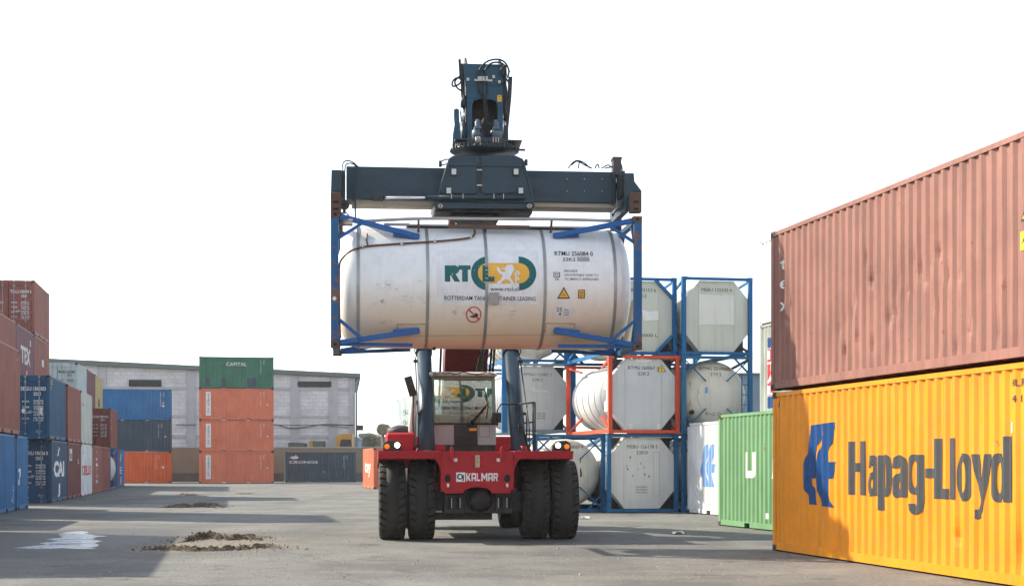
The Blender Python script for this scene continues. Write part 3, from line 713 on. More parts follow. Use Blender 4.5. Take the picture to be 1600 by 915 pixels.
    c = mixc(t, wet, c, (0.0554, 0.0549, 0.051))
    L.new(c, b.inputs['Base Color'])
    rr = nd(t, 'ShaderNodeMix'); rr.data_type = 'FLOAT'; L.new(wet, rr.inputs[0]); rr.inputs[2].default_value = 0.88; rr.inputs[3].default_value = 0.6
    L.new(rr.outputs[0], b.inputs['Roughness']); b.inputs['Specular IOR Level'].default_value = 0.25
    bp = nd(t, 'ShaderNodeBump', Strength=0.9, Distance=0.015); L.new(fine.outputs[0], bp.inputs['Height'])
    bp2 = nd(t, 'ShaderNodeBump', Strength=0.35, Distance=0.06); L.new(mid.outputs[0], bp2.inputs['Height']); L.new(bp2.outputs[0], bp.inputs['Normal']); L.new(bp.outputs[0], b.inputs['Normal'])
    return m
g = MB(); g.add([(-2500, -300, 0), (2500, -300, 0), (2500, 4000, 0), (-2500, 4000, 0)], [(0, 1, 2, 3)])
structure(g.build('ground', asphalt()))

# puddle: thin sheet of standing water with ragged finger edges
wat = bpy.data.materials.new('standing water'); wat.use_nodes = True; b = wat.node_tree.nodes['Principled BSDF']
b.inputs['Base Color'].default_value = (0.36, 0.43, 0.46, 1); b.inputs['Roughness'].default_value = 0.12; b.inputs['IOR'].default_value = 1.33; b.inputs['Specular IOR Level'].default_value = 1.0
_t = wat.node_tree; _c = nd(_t, 'ShaderNodeTexCoord'); _n = nd(_t, 'ShaderNodeTexNoise', Scale=9.0, Detail=3.0); _b = nd(_t, 'ShaderNodeBump', Strength=1.0, Distance=0.05); _t.links.new(_c.outputs['Object'], _n.inputs['Vector']); _t.links.new(_n.outputs[0], _b.inputs['Height']); _t.links.new(_b.outputs[0], b.inputs['Normal']); _m = nd(_t, 'ShaderNodeMapping'); _m.inputs['Scale'].default_value = (0.7, 2.2, 1); _q = nd(_t, 'ShaderNodeTexNoise', Scale=1.0, Detail=8.0, Roughness=0.7); _t.links.new(_c.outputs['Object'], _m.inputs[0]); _t.links.new(_m.outputs[0], _q.inputs['Vector']); _t.links.new(ramp(_t, _q.outputs[0], 0.40, 0.46), b.inputs['Alpha'])
pd = [(18,856),(45,853),(72,850),(60,848),(92,845),(70,842),(98,839),(90,835),(104,831),(125,829),(140,831),(132,833),(150,836),(170,837),(150,839),(145,842),(160,845),(148,848),(155,851),(150,854),(140,855),(152,857),(118,857),(100,856),(60,857)]
V, Fc = poly2d([GND(*p) for p in pd]); m_ = MB(); m_.add([(x, y, 0.004) for x, y in V], Fc); structure(m_.build('puddle', wat))

# mud heaps
MUD = paint('clotted dry mud', (0.14, 0.105, 0.072), 0.95, var=0.45, streak=0, bump=0.8, scale=4)
def mud(label, pts, width, height, seed, nclod):
    """pts: photo columns and rows along the heap's foot"""
    rnd = random.Random(seed); ps = [Vector((*GND(*p), 0)) for p in pts]
    m = MB(); NU, NV = 150, 26
    from mathutils import noise
    def fn(i, j):
        t = i/(NU-1)*(len(ps)-1); k = min(int(t), len(ps)-2); p = ps[k].lerp(ps[k+1], t-k)
        s = j/(NV-1)*2-1; x = p.x + 0.1*noise.noise(Vector((i*0.3, j, seed))); y = p.y + s*width*(0.6+0.6*abs(noise.noise(Vector((i*0.17, 5, seed)))))
        e = min(1, 6*i/(NU-1), 6*(1-i/(NU-1)))
        q = Vector((p.x*2.6, y*2.6, seed)); rough = 0.15+1.5*abs(noise.noise(q))+0.9*abs(noise.noise(q*2.7))+0.5*abs(noise.noise(q*6.1))+0.35*noise.noise(q*14); hgt = max(0, 1-abs(s)**1.5)*e*min(1.15, max(0, rough))*height*0.9
        return (x, y, max(-0.02, hgt-0.015))
    m.grid(NU, NV, fn)
    for q in range(nclod):
        t = rnd.random()*(len(ps)-1); k = min(int(t), len(ps)-2); p = ps[k].lerp(ps[k+1], t-k)
        r = rnd.uniform(0.006, 0.026); x = p.x+rnd.gauss(0, .2); sy = rnd.gauss(0, 0.6); y = p.y+sy*width*1.1; z = max(0, height*0.6*(1-sy*sy))*rnd.uniform(0.2, 1)
        M_ = Matrix.Translation((x, y, z)) @ Matrix.Rotation(rnd.uniform(0, 6), 4, Vector((rnd.random(), rnd.random(), 1)).normalized())
        vs = []
        for (a, b_, c_) in ((1,0,0),(-1,0,0),(0,1,0),(0,-1,0),(0,0,1),(0,0,-1)):
            vs.append(M_ @ Vector((a*r*rnd.uniform(.7,1.6), b_*r*rnd.uniform(.6,1.2), c_*r*rnd.uniform(.5,1))))
        m.add(vs, [(0,2,4),(2,1,4),(1,3,4),(3,0,4),(2,0,5),(1,2,5),(3,1,5),(0,3,5)])
    o = m.build('mud_heap', MUD); return tag(o, label, 'mud heap', 'mud heaps on the asphalt')
mud('longest ragged mud ridge, nearest the camera right of the puddle', [(215,859),(260,857),(300,860),(345,859),(385,857),(415,853),(445,858)], 0.34, 0.12, 1, 380)
mud('taller brown mud heap just behind the longest ridge', [(283,846),(310,842),(330,838),(347,842)], 0.6, 0.17, 2, 260)
mud('low flat mud heap right of the taller brown one', [(355,844),(380,840),(412,844)], 0.38, 0.13, 3, 150)
mud('dark mud heap in the middle distance of the yard', [(250,792),(290,792),(325,790),(350,793)], 1.3, 0.17, 4, 220)
mud('small pale mud heap far back on the left', [(280,772),(308,773)], 1.2, 0.10, 5, 80)
mud('smallest pale mud heap far back, right of the other far one', [(373,771),(392,771)], 1.0, 0.07, 6, 50)
# loose grit lying on the yard
m_ = MB(); rnd = random.Random(5)
for k in range(2600):
    px, py = rnd.uniform(-20, 1500), HZ + 8 + 175*rnd.random()**0.7
    if rnd.random() < 0.45: px = rnd.gauss(380, 90); py = rnd.uniform(826, 875)
    x, y = GND(px, py); r = rnd.uniform(0.006, 0.02)*(1.6 if rnd.random() < 0.05 else 1)
    vs = [(x+r*rnd.uniform(.6,1.5), y, 0), (x-r, y+r*.3, 0), (x, y+r, 0), (x, y-r, 0), (x+r*.2, y, r*rnd.uniform(.5,1.1))]
    m_.add(vs, [(0,2,4),(2,1,4),(1,3,4),(3,0,4)])
tag(m_.build('grit', paint('pale grit', (0.26, 0.24, 0.20), 0.9, var=0.4, streak=0, bump=0)), 'loose stones scattered over the asphalt', None, kind='stuff')
# crumpled scrap of paper
for k, (px, py, lab) in enumerate(((913, 810, 'small white scrap of litter beside the right front tyre'), (1060, 834, 'grey crumpled scrap lying in the machine shadow'))):
    x, y = GND(px, py); m_ = MB(); r_ = random.Random(k)
    m_.grid(6, 5, lambda i, j: (x+(i-2.5)*0.06, y+(j-2)*0.1, 0.01+0.07*r_.random()))
    tag(m_.build('litter', WHITE if k == 0 else OFFWHITE), lab, 'litter', 'scraps on the asphalt')

# ------------------------------------------------------------------ grey block shed and low wall at the back
def blockwork(name, c1, c2, mortar, sx=1.0):
    m = bpy.data.materials.new(name); m.use_nodes = True; t = m.node_tree; b = t.nodes['Principled BSDF']
    tc = nd(t, 'ShaderNodeTexCoord'); sp = nd(t, 'ShaderNodeSeparateXYZ'); cb = nd(t, 'ShaderNodeCombineXYZ')
    t.links.new(tc.outputs['Object'], sp.inputs[0]); t.links.new(sp.outputs['X'], cb.inputs['X']); t.links.new(sp.outputs['Z'], cb.inputs['Y'])
    br = nd(t, 'ShaderNodeTexBrick', Scale=1.0); br.inputs['Color1'].default_value = (*c1, 1); br.inputs['Color2'].default_value = (*c2, 1); br.inputs['Mortar'].default_value = (*mortar, 1)
    br.inputs['Brick Width'].default_value = 0.42*sx; br.inputs['Row Height'].default_value = 0.22*sx; br.inputs['Mortar Size'].default_value = 0.022; br.inputs['Bias'].default_value = 0.1
    t.links.new(cb.outputs[0], br.inputs['Vector'])
    n = nd(t, 'ShaderNodeTexNoise', Scale=0.5, Detail=7.0, Roughness=0.65); t.links.new(tc.outputs['Object'], n.inputs['Vector'])
    c = mixc(t, ramp(t, n.outputs[0], 0.35, 0.7, (0.62, 0.61, 0.60, 1), (1.1, 1.1, 1.1, 1)), br.outputs[0], br.outputs[0])
    c = mixc(t, 1.0, br.outputs[0], ramp(t, n.outputs[0], 0.3, 0.7, (0.68, 0.67, 0.65, 1), (1, 1, 1, 1)), 'MULTIPLY')
    t.links.new(c, b.inputs['Base Color']); b.inputs['Roughness'].default_value = 0.9
    bp = nd(t, 'ShaderNodeBump', Strength=0.6, Distance=0.03); t.links.new(br.outputs['Fac'], bp.inputs['Height']); bp.invert = True; t.links.new(bp.outputs[0], b.inputs['Normal'])
    return m
BLK = blockwork('pale concrete block', (0.80, 0.79, 0.77), (0.72, 0.71, 0.70), (0.62, 0.61, 0.60), 1.6)
CONC = paint('grey concrete frame', (0.45, 0.45, 0.45), 0.9, var=0.12, streak=0.2)
ROOFM = paint('grey green roof sheet', (0.13, 0.17, 0.16), 0.6, var=0.1)
TANW = paint('tan grey rendered wall', (0.24, 0.20, 0.14), 0.9, var=0.12, streak=0.2)
DB = 146.0
sx, sy = PX(555, DB), DB
shed = thing('warehouse', 'grey concrete block shed with two dark vent strips and a shallow roof, behind the stacks', 'warehouse', (sx, sy, 0), math.radians(6.3))
sl = DB/F
def sxl(px): return (px-555)*sl
peak = -32.0
def rz(x): return 9.75 + 0.041*(-x) if x > peak else 9.75+0.041*32 - 0.041*(peak-x)
m_ = MB(); x0 = -64.0
pl = [(x0, 0), (0, 0), (0, rz(0)), (peak, rz(peak)), (x0, rz(x0))]
m_.prism(pl, 'y', 0, 30); m_.build('wall', BLK, shed)
m_ = MB()
rp = [(x0-0.5, rz(x0)+0.005), (peak, rz(peak)+0.005), (0.5, rz(0)+0.005), (0.5, rz(0)+0.38), (peak, rz(peak)+0.45), (x0-0.5, rz(x0)+0.4)]
m_.prism(rp, 'y', -0.5, 30.5); m_.build('roof', ROOFM, shed, fix=True)
for px in (110, 168, 303, 371, 462, 521): # pilasters
    x = sxl(px); MB().box(x-0.42, x+0.42, -0.12, -0.003, 0, rz(x)-0.03).build('pilaster', CONC, shed)
MB().box(-0.55, -0.02, -0.14, -0.003, 0, rz(0)-0.03).build('pilaster', CONC, shed)
for z, h_ in ((8.55, 0.22), (5.9, 0.26), (4.0, 0.3)): MB().box(x0+0.1, -0.57, -0.075, -0.004, z, z+h_).build('concrete_band', CONC, shed)
for a, b_, y0, y1 in ((209, 258, 595, 605), (466, 518, 596, 604.5)):
    m_ = MB(); X0, X1 = sxl(a), sxl(b_); Z0, Z1 = EYE+(HZ-y1)*sl, EYE+(HZ-y0)*sl
    v_ = m_.box(X0, X1, -0.16, -0.08, Z0, Z1).build('vent', flat('dark vent opening', (0.035, 0.04, 0.04), 0.8), shed)
    m_ = MB()
    for k in range(14): q = X0+(X1-X0)*(k+.5)/14; m_.box(q-0.012, q+0.012, -0.19, -0.162, Z0, Z1)
    m_.build('vent_bars', DARKSTEEL, v_)
MB().tube([(0.12, -0.25, 0), (0.12, -0.25, rz(0)-0.5), (0.3, -0.25, rz(0)-0.1)], 0.09, 8).build('downpipe', paint('blue grey downpipe', (0.20, 0.27, 0.32), 0.5), shed)
m_ = MB(); cb = [(371, 664), (427, 663), (455, 669), (480, 667), (505, 663), (552, 664)]
m_.tube([(sxl(a), -0.35, EYE+(HZ-b_)*sl) for a, b_ in cb], 0.055, 6, 5); m_.tube([(sxl(a), -0.33, EYE+(HZ-b_)*sl) for a, b_ in ((427, 664), (470, 664), (505, 664), (545, 668))], 0.03, 6, 5)
m_.tube([(sxl(a), -0.3, EYE+(HZ-b_)*sl) for a, b_ in ((280, 664), (311, 664))], 0.04, 6); m_.build('cable', DARKSTEEL, shed)
MB().box(0.1, 0.75, -0.4, -0.16, EYE+(HZ-672)*sl, EYE+(HZ-664)*sl).build('lamp_box', DARKSTEEL, shed)
lw = thing('boundary_wall', 'low tan grey rendered wall behind the slate container, below the shed', 'wall', (PX(250, 139), 138, 0), math.radians(3))
wl_ = 25.5
MB().box(0, wl_, 0, 0.25, 0, 3.02).build('wall', TANW, lw); MB().box(-0.05, wl_+0.05, -0.05, 0.3, 3.021, 3.1).build('coping', CONC, lw); MB().box(0, wl_, -0.06, -0.003, 0, 0.75).build('plinth', paint('darker plinth render', (0.13, 0.12, 0.10), 0.9), lw)
GLZ = flat('dark vehicle glass', (0.03, 0.04, 0.045), 0.1)
# machines parked behind the wall, only their tops in view
YMA = steel('ochre machine paint', (0.55, 0.28, 0.05)); OLV = steel('olive grey tarpaulin', (0.12, 0.14, 0.10), rough=0.8)
dm = 142.0
def zl(py): return EYE+(HZ-py)*dm/F
def xl_(px, c): return (px-c)*dm/F
r = thing('parked_truck', 'ochre truck top with grey windscreen showing over the low wall by the shed corner', 'truck', (PX(538, dm), dm, 0))
m_ = MB(); m_.prism([(xl_(525,538), 0.6), (xl_(550,538), 0.6), (xl_(550,538), zl(677)), (xl_(530,538), zl(677)), (xl_(524,538), zl(684))], 'y', 0, 2.0); m_.build('cab', YMA, r, 0.05)
MB().prism([(xl_(531,538), zl(697)), (xl_(550,538), zl(697)), (xl_(548.5,538), zl(686)), (xl_(533,538), zl(686))], 'y', -0.05, -0.003).build('windscreen', GLZ, r)
MB().box(-0.9, 0.9, 0.1, 1.9, 0.3, 0.598).build('chassis', DARKSTEEL, r)
for x in (-0.7, 0.7): MB().lathe([(0.01, -0.15), (0.42, -0.15), (0.5, -0.08), (0.5, 0.08), (0.42, 0.15), (0.01, 0.15)], 'x', (x, 1.0, 0.5), 20).build('wheel', BLACK, r)
r = thing('covered_load', 'olive covered load showing over the low wall, left one', 'covered load', (PX(462, dm), dm, 0))
m_ = MB(); m_.prism([(xl_(450,462), 0), (xl_(475,462), 0), (xl_(475,462), zl(692)), (xl_(470,462), zl(691)), (xl_(452,462), zl(690.5)), (xl_(450,462), zl(692))], 'y', 0, 2.2); m_.build('cover', OLV, r, 0.04)
r = thing('parked_truck', 'small truck top with ochre cab and olive box behind the low wall', 'truck', (PX(493, dm), dm, 0))
MB().box(xl_(483,493), xl_(488.5,493), 0, 1.8, 0.5, zl(687.5)).build('cab', YMA, r, 0.04); MB().box(xl_(489,493), xl_(505,493), 0, 1.9, 0.5, zl(688.5)).build('cargo_box', OLV, r, 0.04)
MB().box(xl_(483,493), xl_(505,493), 0.2, 1.6, 0.2, 0.498).build('chassis', DARKSTEEL, r)
# far blue roofs and trees with haze in the leaf colour
FB = paint('distant blue grey cladding', (0.18, 0.25, 0.31), 0.8, var=0.1)
for k, (a, b_, y, d_, lab) in enumerate(((550, 562, 683, 300, 'low distant blue grey shed right of the block shed'), (561, 590, 677, 310, 'taller distant blue grey shed behind the hazy trees'), (590, 650, 682, 330, 'long distant blue grey shed behind the red hood'))):
    r = thing('distant_shed', lab, 'shed', ((PX(a, d_)+PX(b_, d_))/2, d_, 0), 0, 'far sheds on the horizon'); w_ = (PX(b_, d_)-PX(a, d_))/2; h_ = PZ(y, d_)
    MB().box(-w_, w_, 0, 20, 0, h_-0.5).build('wall', FB, r); MB().prism([(-w_-0.3, h_-0.498), (w_+0.3, h_-0.498), (0.2*w_, h_+0.15), (-w_, h_)], 'y', -0.3, 20.3).build('roof', ROOFM, r)
LEAF = paint('hazy tan green leaves', (0.34, 0.30, 0.20), 0.85, var=0.4, streak=0, bump=0)  # leaf colour lightened to tan to carry the distance haze
BARK = paint('grey bark', (0.14, 0.11, 0.08), 0.9)
def tree(lab, px, y0, y1, wpx, d_, flat_):
    x = PX(px, d_); z0, z1 = PZ(y1, d_), PZ(y0, d_); w_ = wpx*d_/F/2; rnd = random.Random(int(px))
    r = thing('tree', lab, 'tree', (x, d_, 0), 0, 'hazy trees beyond the wall')
    m_ = MB(); m_.tube([(0, 0, 0), (0.1, 0, z0*0.6), (0, 0, z0+0.4)], [0.25, 0.2, 0.14], 8)
    for k in range(7): a = k*0.9; m_.tube([(0, 0, z0-0.3), (0.5*w_*math.cos(a), 0.4*w_*math.sin(a), (z0+z1)/2)], [0.1, 0.03], 5)
    m_.build('trunk', BARK, r); m_ = MB()
    for k in range(2600):
        a = rnd.uniform(0, 2*math.pi); q = rnd.random()**0.4; ph = rnd.uniform(-1, 1)
        lump = 0.85+0.2*math.sin(3*a+px)+0.1*math.sin(7*a)
        X, Y = w_*q*lump*math.cos(a)*(1-abs(ph)**3)**0.5, w_*q*lump*math.sin(a)*(1-abs(ph)**3)**0.5; Z = (z0+z1)/2+(z1-z0)/2*ph*(0.85+0.15*q)
        c_ = Vector((X, Y, Z)); u_ = Vector((rnd.gauss(0,1), rnd.gauss(0,1), rnd.gauss(0,1))).normalized()*0.2; v_ = u_.orthogonal().normalized()*0.12
        m_.add([c_-u_, c_-v_, c_+u_, c_+v_], [(0, 1, 2, 3)])
    m_.build('crown', LEAF, r, fix=False)
tree('round hazy tree crown beyond the wall, higher one beside the red hood', 598, 663, 678, 21, 180, 0)
tree('broad low hazy tree behind the salmon container, left of the higher one', 581, 680, 705, 30, 175, 0)
r = thing('distant_shed', 'pale blue grey building far behind the tank stacks at right', 'shed', (PX(1190, 120), 120, 0), 0, 'far sheds on the horizon')
MB().box(-3.0, 6, 0, 15, 0, PZ(585, 120)).build('wall', FB, r); MB().box(-3.3, 6.3, -0.3, 15.3, PZ(585, 120)+0.003, PZ(582.5, 120)).build('roof', ROOFM, r)
# ------------------------------------------------------------------ tank containers standing in stacks
FBL = steel('tank frame blue', (0.006, 0.115, 0.30), rust=0.16, streak=0.1); FBD = steel('tank frame grey blue', (0.015, 0.12, 0.25), rust=0.2, streak=0.15)
FRD = steel('tank frame red', (0.62, 0.075, 0.03), rust=0.06, streak=0.1); FGR = steel('tank frame grey', (0.25, 0.30, 0.33), rust=0.1)
SHW = paint('white tank cladding', (0.68, 0.665, 0.61), 0.42, var=0.08, streak=0.12, rust=0.04, bump=0.05)
SHG = paint('pale grey green tank cladding', (0.55, 0.56, 0.48), 0.45, var=0.07, streak=0.14, rust=0.03, bump=0.05)
SHC = paint('cream tank cladding', (0.63, 0.60, 0.50), 0.45, var=0.1, streak=0.2, rust=0.06, bump=0.05)
SHB = paint('light grey tank cladding', (0.54, 0.56, 0.55), 0.45, var=0.07, streak=0.14, rust=0.03, bump=0.05)
HT = 2.591
def tframe(kind):
    k = ('tf', kind)
    if k in CM: return CM[k]
    m = MB(); w, h = W/2, 3.029; t = 0.13
    for sx in (-1, 1):
        for sy in (-1, 1):
            x0, x1 = sorted((sx*w, sx*(w-t))); y0, y1 = sorted((sy*h, sy*(h-0.15)))
            m.box(x0, x1, y0, y1, 0.1, HT-0.1)
            for z0, z1 in ((0, 0.12), (HT-0.12, HT)):
                a, b = sorted((sx*(w+0.002), sx*(w-0.17))); c, d = sorted((sy*(h+0.002), sy*(h-0.18))); m.box(a, b, c, d, z0, z1)
    for sy in (-1, 1):
        a, b = sorted((sy*(h-0.01), sy*(h-0.11)))
        m.box(-w+0.16, w-0.16, a, b, 0.02, 0.12); m.box(-w+0.16, w-0.16, a, b, HT-0.11, HT-0.015)
        yc = sy*(h-0.06)
        if kind == 'oct': pass
        elif kind == 'octg':
            for sx in (-1, 1):
                for z0, z1 in ((0.08, 0.72), (HT-0.08, HT-0.72)): m.beam((sx*(w-0.72), yc, z0), (sx*(w-0.08), yc, z1), 0.09, 0.10, (0, 1, 0))
        else:
            for sx in (-1, 1):
                for z0, z1 in ((0.08, 0.62), (HT-0.08, HT-0.62)): m.beam((sx*(w-0.62), yc, z0), (sx*(w-0.08), yc, z1), 0.06, 0.06, (0, 1, 0))
    for sx in (-1, 1):
        a, b = sorted((sx*(w-0.02), sx*(w-0.12)))
        m.box(a, b, -h+0.18, h-0.18, 0.03, 0.15)
        for sy in (-1, 1): m.beam((sx*(w-0.07), sy*(h-0.1), HT-0.1), (sx*(w-0.2), sy*(h-1.6), HT-0.35), 0.07, 0.07); m.beam((sx*(w-0.07), sy*(h-0.1), 0.1), (sx*(w-0.2), sy*(h-1.6), 0.6), 0.07, 0.07)
    CM[k] = m.mesh('tank_frame'); return CM[k]
def tshell(kind):
    k = ('ts', kind)
    if k in CM: return CM[k]
    m = MB(); R = 1.14; h = 2.9
    if kind == 'round':
        pr = [(0.001, -h)]
        for q in range(1, 11): a = q/10*math.pi/2; pr.append((0.72+0.42*math.sin(a), -h+0.10+0.38*(1-math.cos(a))))
        pr.insert(1, (0.5, -h+0.03)); pr += [(R, 2.4), (0.9, 2.8), (0.001, 2.9)]
        m.lathe(pr, 'y', (0, 0, HT/2), 48)
        m.lathe([(0.62, -h+0.052), (0.64, -h+0.045), (0.66, -h+0.075)], 'y', (0, 0, HT/2), 48)
    else:
        m.lathe([(0.001, -2.3), (R, -2.3), (R, 2.4), (0.9, 2.8), (0.001, 2.9)], 'y', (0, 0, HT/2), 48)
    CM[k] = m.mesh('tank_shell'); return CM[k]
def tcollar():
    k = ('tc',)
    if k in CM: return CM[k]
    m = MB(); w = 1.12; c = 0.52; z0, z1 = 0.13, HT-0.12
    P = [(-w+c, z0), (w-c, z0), (w, z0+c+0.1), (w, z1-c-0.1), (w-c, z1), (-w+c, z1), (-w, z1-c-0.1), (-w, z0+c+0.1)]
    m.prism(P, 'y', -2.9, -2.1)
    for x in (-0.63, 0.61): m.box(x, x+0.02, -2.915, -2.899, z0+0.1, z1-0.05)
    CM[k] = m.mesh('tank_end_box'); return CM[k]
def tankunit(label, kind, frame, shell, cx, d, lvl, z=None, num='', num2='22K2', rot=TH, band=GALV):
    r = thing('tank_container', label, 'tank container', (PX(cx, d)-3.029*math.sin(rot), d+3.029*math.cos(rot), lvl*2.6 if z is None else z), rot, 'tank containers stacked on the right')
    link('frame', tframe(kind), frame, r); kind = 'oct' if kind == 'octg' else kind; s = link('tank', tshell(kind), shell, r)
    if kind == 'oct': link('end_box', tcollar(), shell, r)
    if kind == 'oct':
        for sx in (-1, 1):
            for z0, z1 in ((0.12, 0.85), (HT-0.11, HT-0.85)):
                if label.startswith('topmost') and z0 > 1: continue
                MB().prism([(sx*1.09, z0), (sx*0.5, z0), (sx*1.09, z1)], 'y', -2.45, -2.43).build('corner_triangle', DARKSTEEL, r)  # thin dark triangle behind each corner of the end box
    m = MB()
    for y in (-1.7, -0.85, 0, 0.85, 1.7): m.lathe([(1.141, y-0.03), (1.152, y-0.03), (1.152, y+0.03), (1.141, y+0.03)], 'y', (0, 0, HT/2), 48, smooth=False)
    m.build('strap_bands', band, s)
    y = -2.905 if kind == 'oct' else -2.86
    mp = (lambda u, v: Vector((u, y, v)), [])
    if kind == 'round':
        def fm(u, v):
            rr = math.hypot(u, v-HT/2)
            if rr < 0.5: yy = -2.9+0.03*rr/0.5
            elif rr < 0.72: yy = -2.87+0.07*(rr-0.5)/0.22
            else: a = math.asin(min(1, (rr-0.72)/0.42)); yy = -2.8+0.38*(1-math.cos(a))
            return Vector((u, yy-0.012, v))
        mp = (fm, [])
    if num: 
        V, Fc = text_mesh(num, -0.52, 2.12, 0.115, 1.05); decal('lettering', V, Fc, mp[0], BLACKTX, r)
        V, Fc = text_mesh(num2, -0.2, 1.93, 0.11, 0.4); decal('lettering', V, Fc, mp[0], BLACKTX, r)
    return r, mp
def tmark(r, mp, s, u, v, cap, w=None, mat=None):
    V, Fc = text_mesh(s, u, v, cap, w); decal('lettering', V, Fc, mp[0], mat or BLACKTX, r)
def tshape(r, mp, loops, mat, name='plate', dy=0.0):
    V, Fc = poly2d(loops); o = decal(name, V, Fc, mp[0], mat, r); o.location.y = -dy; return o
DT = 50.9
CR, CL3 = 1121.5, 1002.5
tr3, mp = tankunit('topmost right tank container in blue frame, pale eight sided end with blank white panel', 'oct', FBL, SHG, CR, DT, 2, num='MEBU 125242 4')
tshape(tr3, mp, rect(-0.62, 0.62, 1.02, 2.02), SHW, 'panel', 0.01); tmark(tr3, mp, '30480 KG', -0.25, 0.88, 0.06, 0.5, OFFWHITE)
tl3, mp = tankunit('topmost tank container behind the right post of the carried one, blue frame and torn label', 'octg', FBL, SHG, CL3, DT, 2, num='MEBU 125153 6')
tshape(tl3, mp, [(0.1, 1.15), (0.62, 1.2), (0.6, 1.5), (0.3, 1.46), (0.05, 1.52)], WHITE, 'torn_label', 0.01); tmark(tl3, mp, '20000 L', -0.1, 0.62, 0.11, 0.7)
tr2, mp = tankunit('round ended cream tank container with yellow triangle, second level at the right', 'round', FBD, SHC, CR, DT, 1, num='RTMU 251096 9')
tr1, mp1 = tankunit('white tank container on the ground behind the white insulated container', 'round', FBD, SHW, CR, DT+0.1, 0)
YEL = flat('yellow warning film', (0.80, 0.48, 0.03), 0.4)
def tri(r, mp, u, v, s):
    tshape(r, mp, [(u-s, v), (u+s, v), (u, v+1.7*s)], BLACKTX, 'warning_sign', 0.006); tshape(r, mp, [(u-s*.8, v+s*.12), (u+s*.8, v+s*.12), (u, v+1.5*s)], YEL, 'warning_sign', 0.012)
    tshape(r, mp, [(u-s*.12, v+s*.3), (u+s*.12, v+s*.3), (u+s*.05, v+s*.95), (u-s*.05, v+s*.95)], BLACKTX, 'warning_sign', 0.018)
tri(tr2, mp, 0.45, 2.12, 0.14); tshape(tr2, mp, rect(-1.05, -0.85, 0.95, 1.7), paint('cream box lid', (0.62, 0.52, 0.36), 0.5), 'document_box', 0.02)
tshape(tr2, mp, rect(-0.62, -0.3, 1.35, 1.55), LB, 'label'); tshape(tr2, mp, circ(-0.8, 0.72, 0.08), DARKSTEEL, 'plug'); tmark(tr2, mp, 'K=0.79', -0.35, 0.62, 0.1, 0.55)
for sx, sz in ((-1, 1), (1, 1), (-1, -1), (1, -1)): MB().beam((sx*1.1, -2.94, HT/2+sz*1.15), (sx*0.36, -2.9, HT/2+sz*0.45), 0.035, 0.035, (0, 1, 0)).build('brace_rod', FBD, tr2)
m_ = MB()
for x in (0.86, 1.08): m_.box(x-0.015, x+0.015, -2.99, -2.96, 0.15, 2.0)
for k in range(6): m_.box(0.87, 1.07, -2.985, -2.965, 0.3+0.33*k, 0.33+0.33*k)
m_.build('ladder', FBD, tr2)
red2, mp = tankunit('red framed tank container on the second level, its sunlit side open to the left', 'oct', FRD, SHB, 1007, 50.6, 1, num='RTMU 260067 0')
tri(red2, mp, 0.62, 2.05, 0.15); tshape(red2, mp, circ(0.0, 2.42, 0.3, ry=0.06), WHITE, 'label')
for x in (-0.5, 0.45): tshape(red2, mp, rect(x, x+0.13, 0.16, 0.34), SHW, 'step')
bl1, mp = tankunit('blue framed tank container on the ground, white eight sided end with small marks', 'oct', FBD, SHW, 1005, 50.7, 0, num='MEBU 126178 5', num2='22KD')
for k in range(3): tmark(bl1, mp, 'MGW 36000 KG', -0.22, 0.82-0.09*k, 0.05, 0.4)
tshape(bl1, mp, [[(0.38, 0.55), (0.6, 0.55), (0.6, 2.0), (0.38, 2.0)], [(0.39, 0.56), (0.39, 1.99), (0.59, 1.99), (0.59, 0.56)]], GALV, 'hatch_outline', 0.004)
rnd = random.Random(9)
for k in range(9): u, v = rnd.uniform(-0.55, 0.3), rnd.uniform(1.1, 1.9); tshape(bl1, mp, [(u, v), (u+0.03, v-0.01), (u+0.05, v+0.05), (u+0.01, v+0.07)], DARKSTEEL if k % 2 else GALV, 'scratch', 0.003)
nb1, mp = tankunit('round ended tank container on the ground right of the wheels, rust run below its number', 'round', FBD, SHC, 890.5, 50.9, 0, num='RTMU 200057 9')
for sx, sz in ((-1, 1), (1, 1), (-1, -1), (1, -1)): MB().beam((sx*1.1, -2.94, HT/2+sz*1.15), (sx*0.36, -2.9, HT/2+sz*0.45), 0.04, 0.04, (0, 1, 0)).build('brace_rod', FBD, nb1)
tshape(nb1, mp, rect(0.75, 1.0, 1.1, 1.28), OFFWHITE, 'plate'); tshape(nb1, mp, [(0.38, 1.15), (0.45, 1.2), (0.42, 1.75), (0.38, 1.7)], RUST, 'rust_run'); tmark(nb1, mp, '22K2', -0.2, 1.75, 0.1)
mt2, mp = tankunit('tank container right of the right lifting cylinder, pale grey end in blue posts', 'oct', FGR, SHB, 841, 57.0, 1, z=2.75, num='MTNU 125001 1')
m_ = MB()
for x in (-1.22-0.06, 1.22+0.07): m_.box(x-0.13, x+0.13, -3.1, -2.95, 0, HT+2.5) if x > 0 else m_.box(x-0.1, x+0.1, -3.1, -2.95, 0, HT+2.5)
m_.build('blue_post', FBL, mt2)
tshape(mt2, mp, [(-0.2, 1.55), (0.45, 1.5), (0.45, 1.58), (-0.1, 1.62), (-0.15, 1.72), (-0.3, 1.66)], OFFWHITE, 'stain')
for k in range(3): tmark(mt2, mp, 'TARE 3580', -0.05, 0.7-0.09*k, 0.06, 0.35)
mt3, mp = tankunit('tank container on the third level behind the carried one, only its foot in view', 'round', FBL, SHC, 841, 57.0, 2, z=5.36)
mt1, mp = tankunit('round ended tank container on the ground hidden behind the right front wheels', 'round', FBD, SHW, 841, 57.1, 0, z=0.0)
tl2b = container('white container lying beside the round ended tank, behind the handrail', 'reefer', (-1, -1), (PX(812, 60)-3.4, 60), TH, 0)
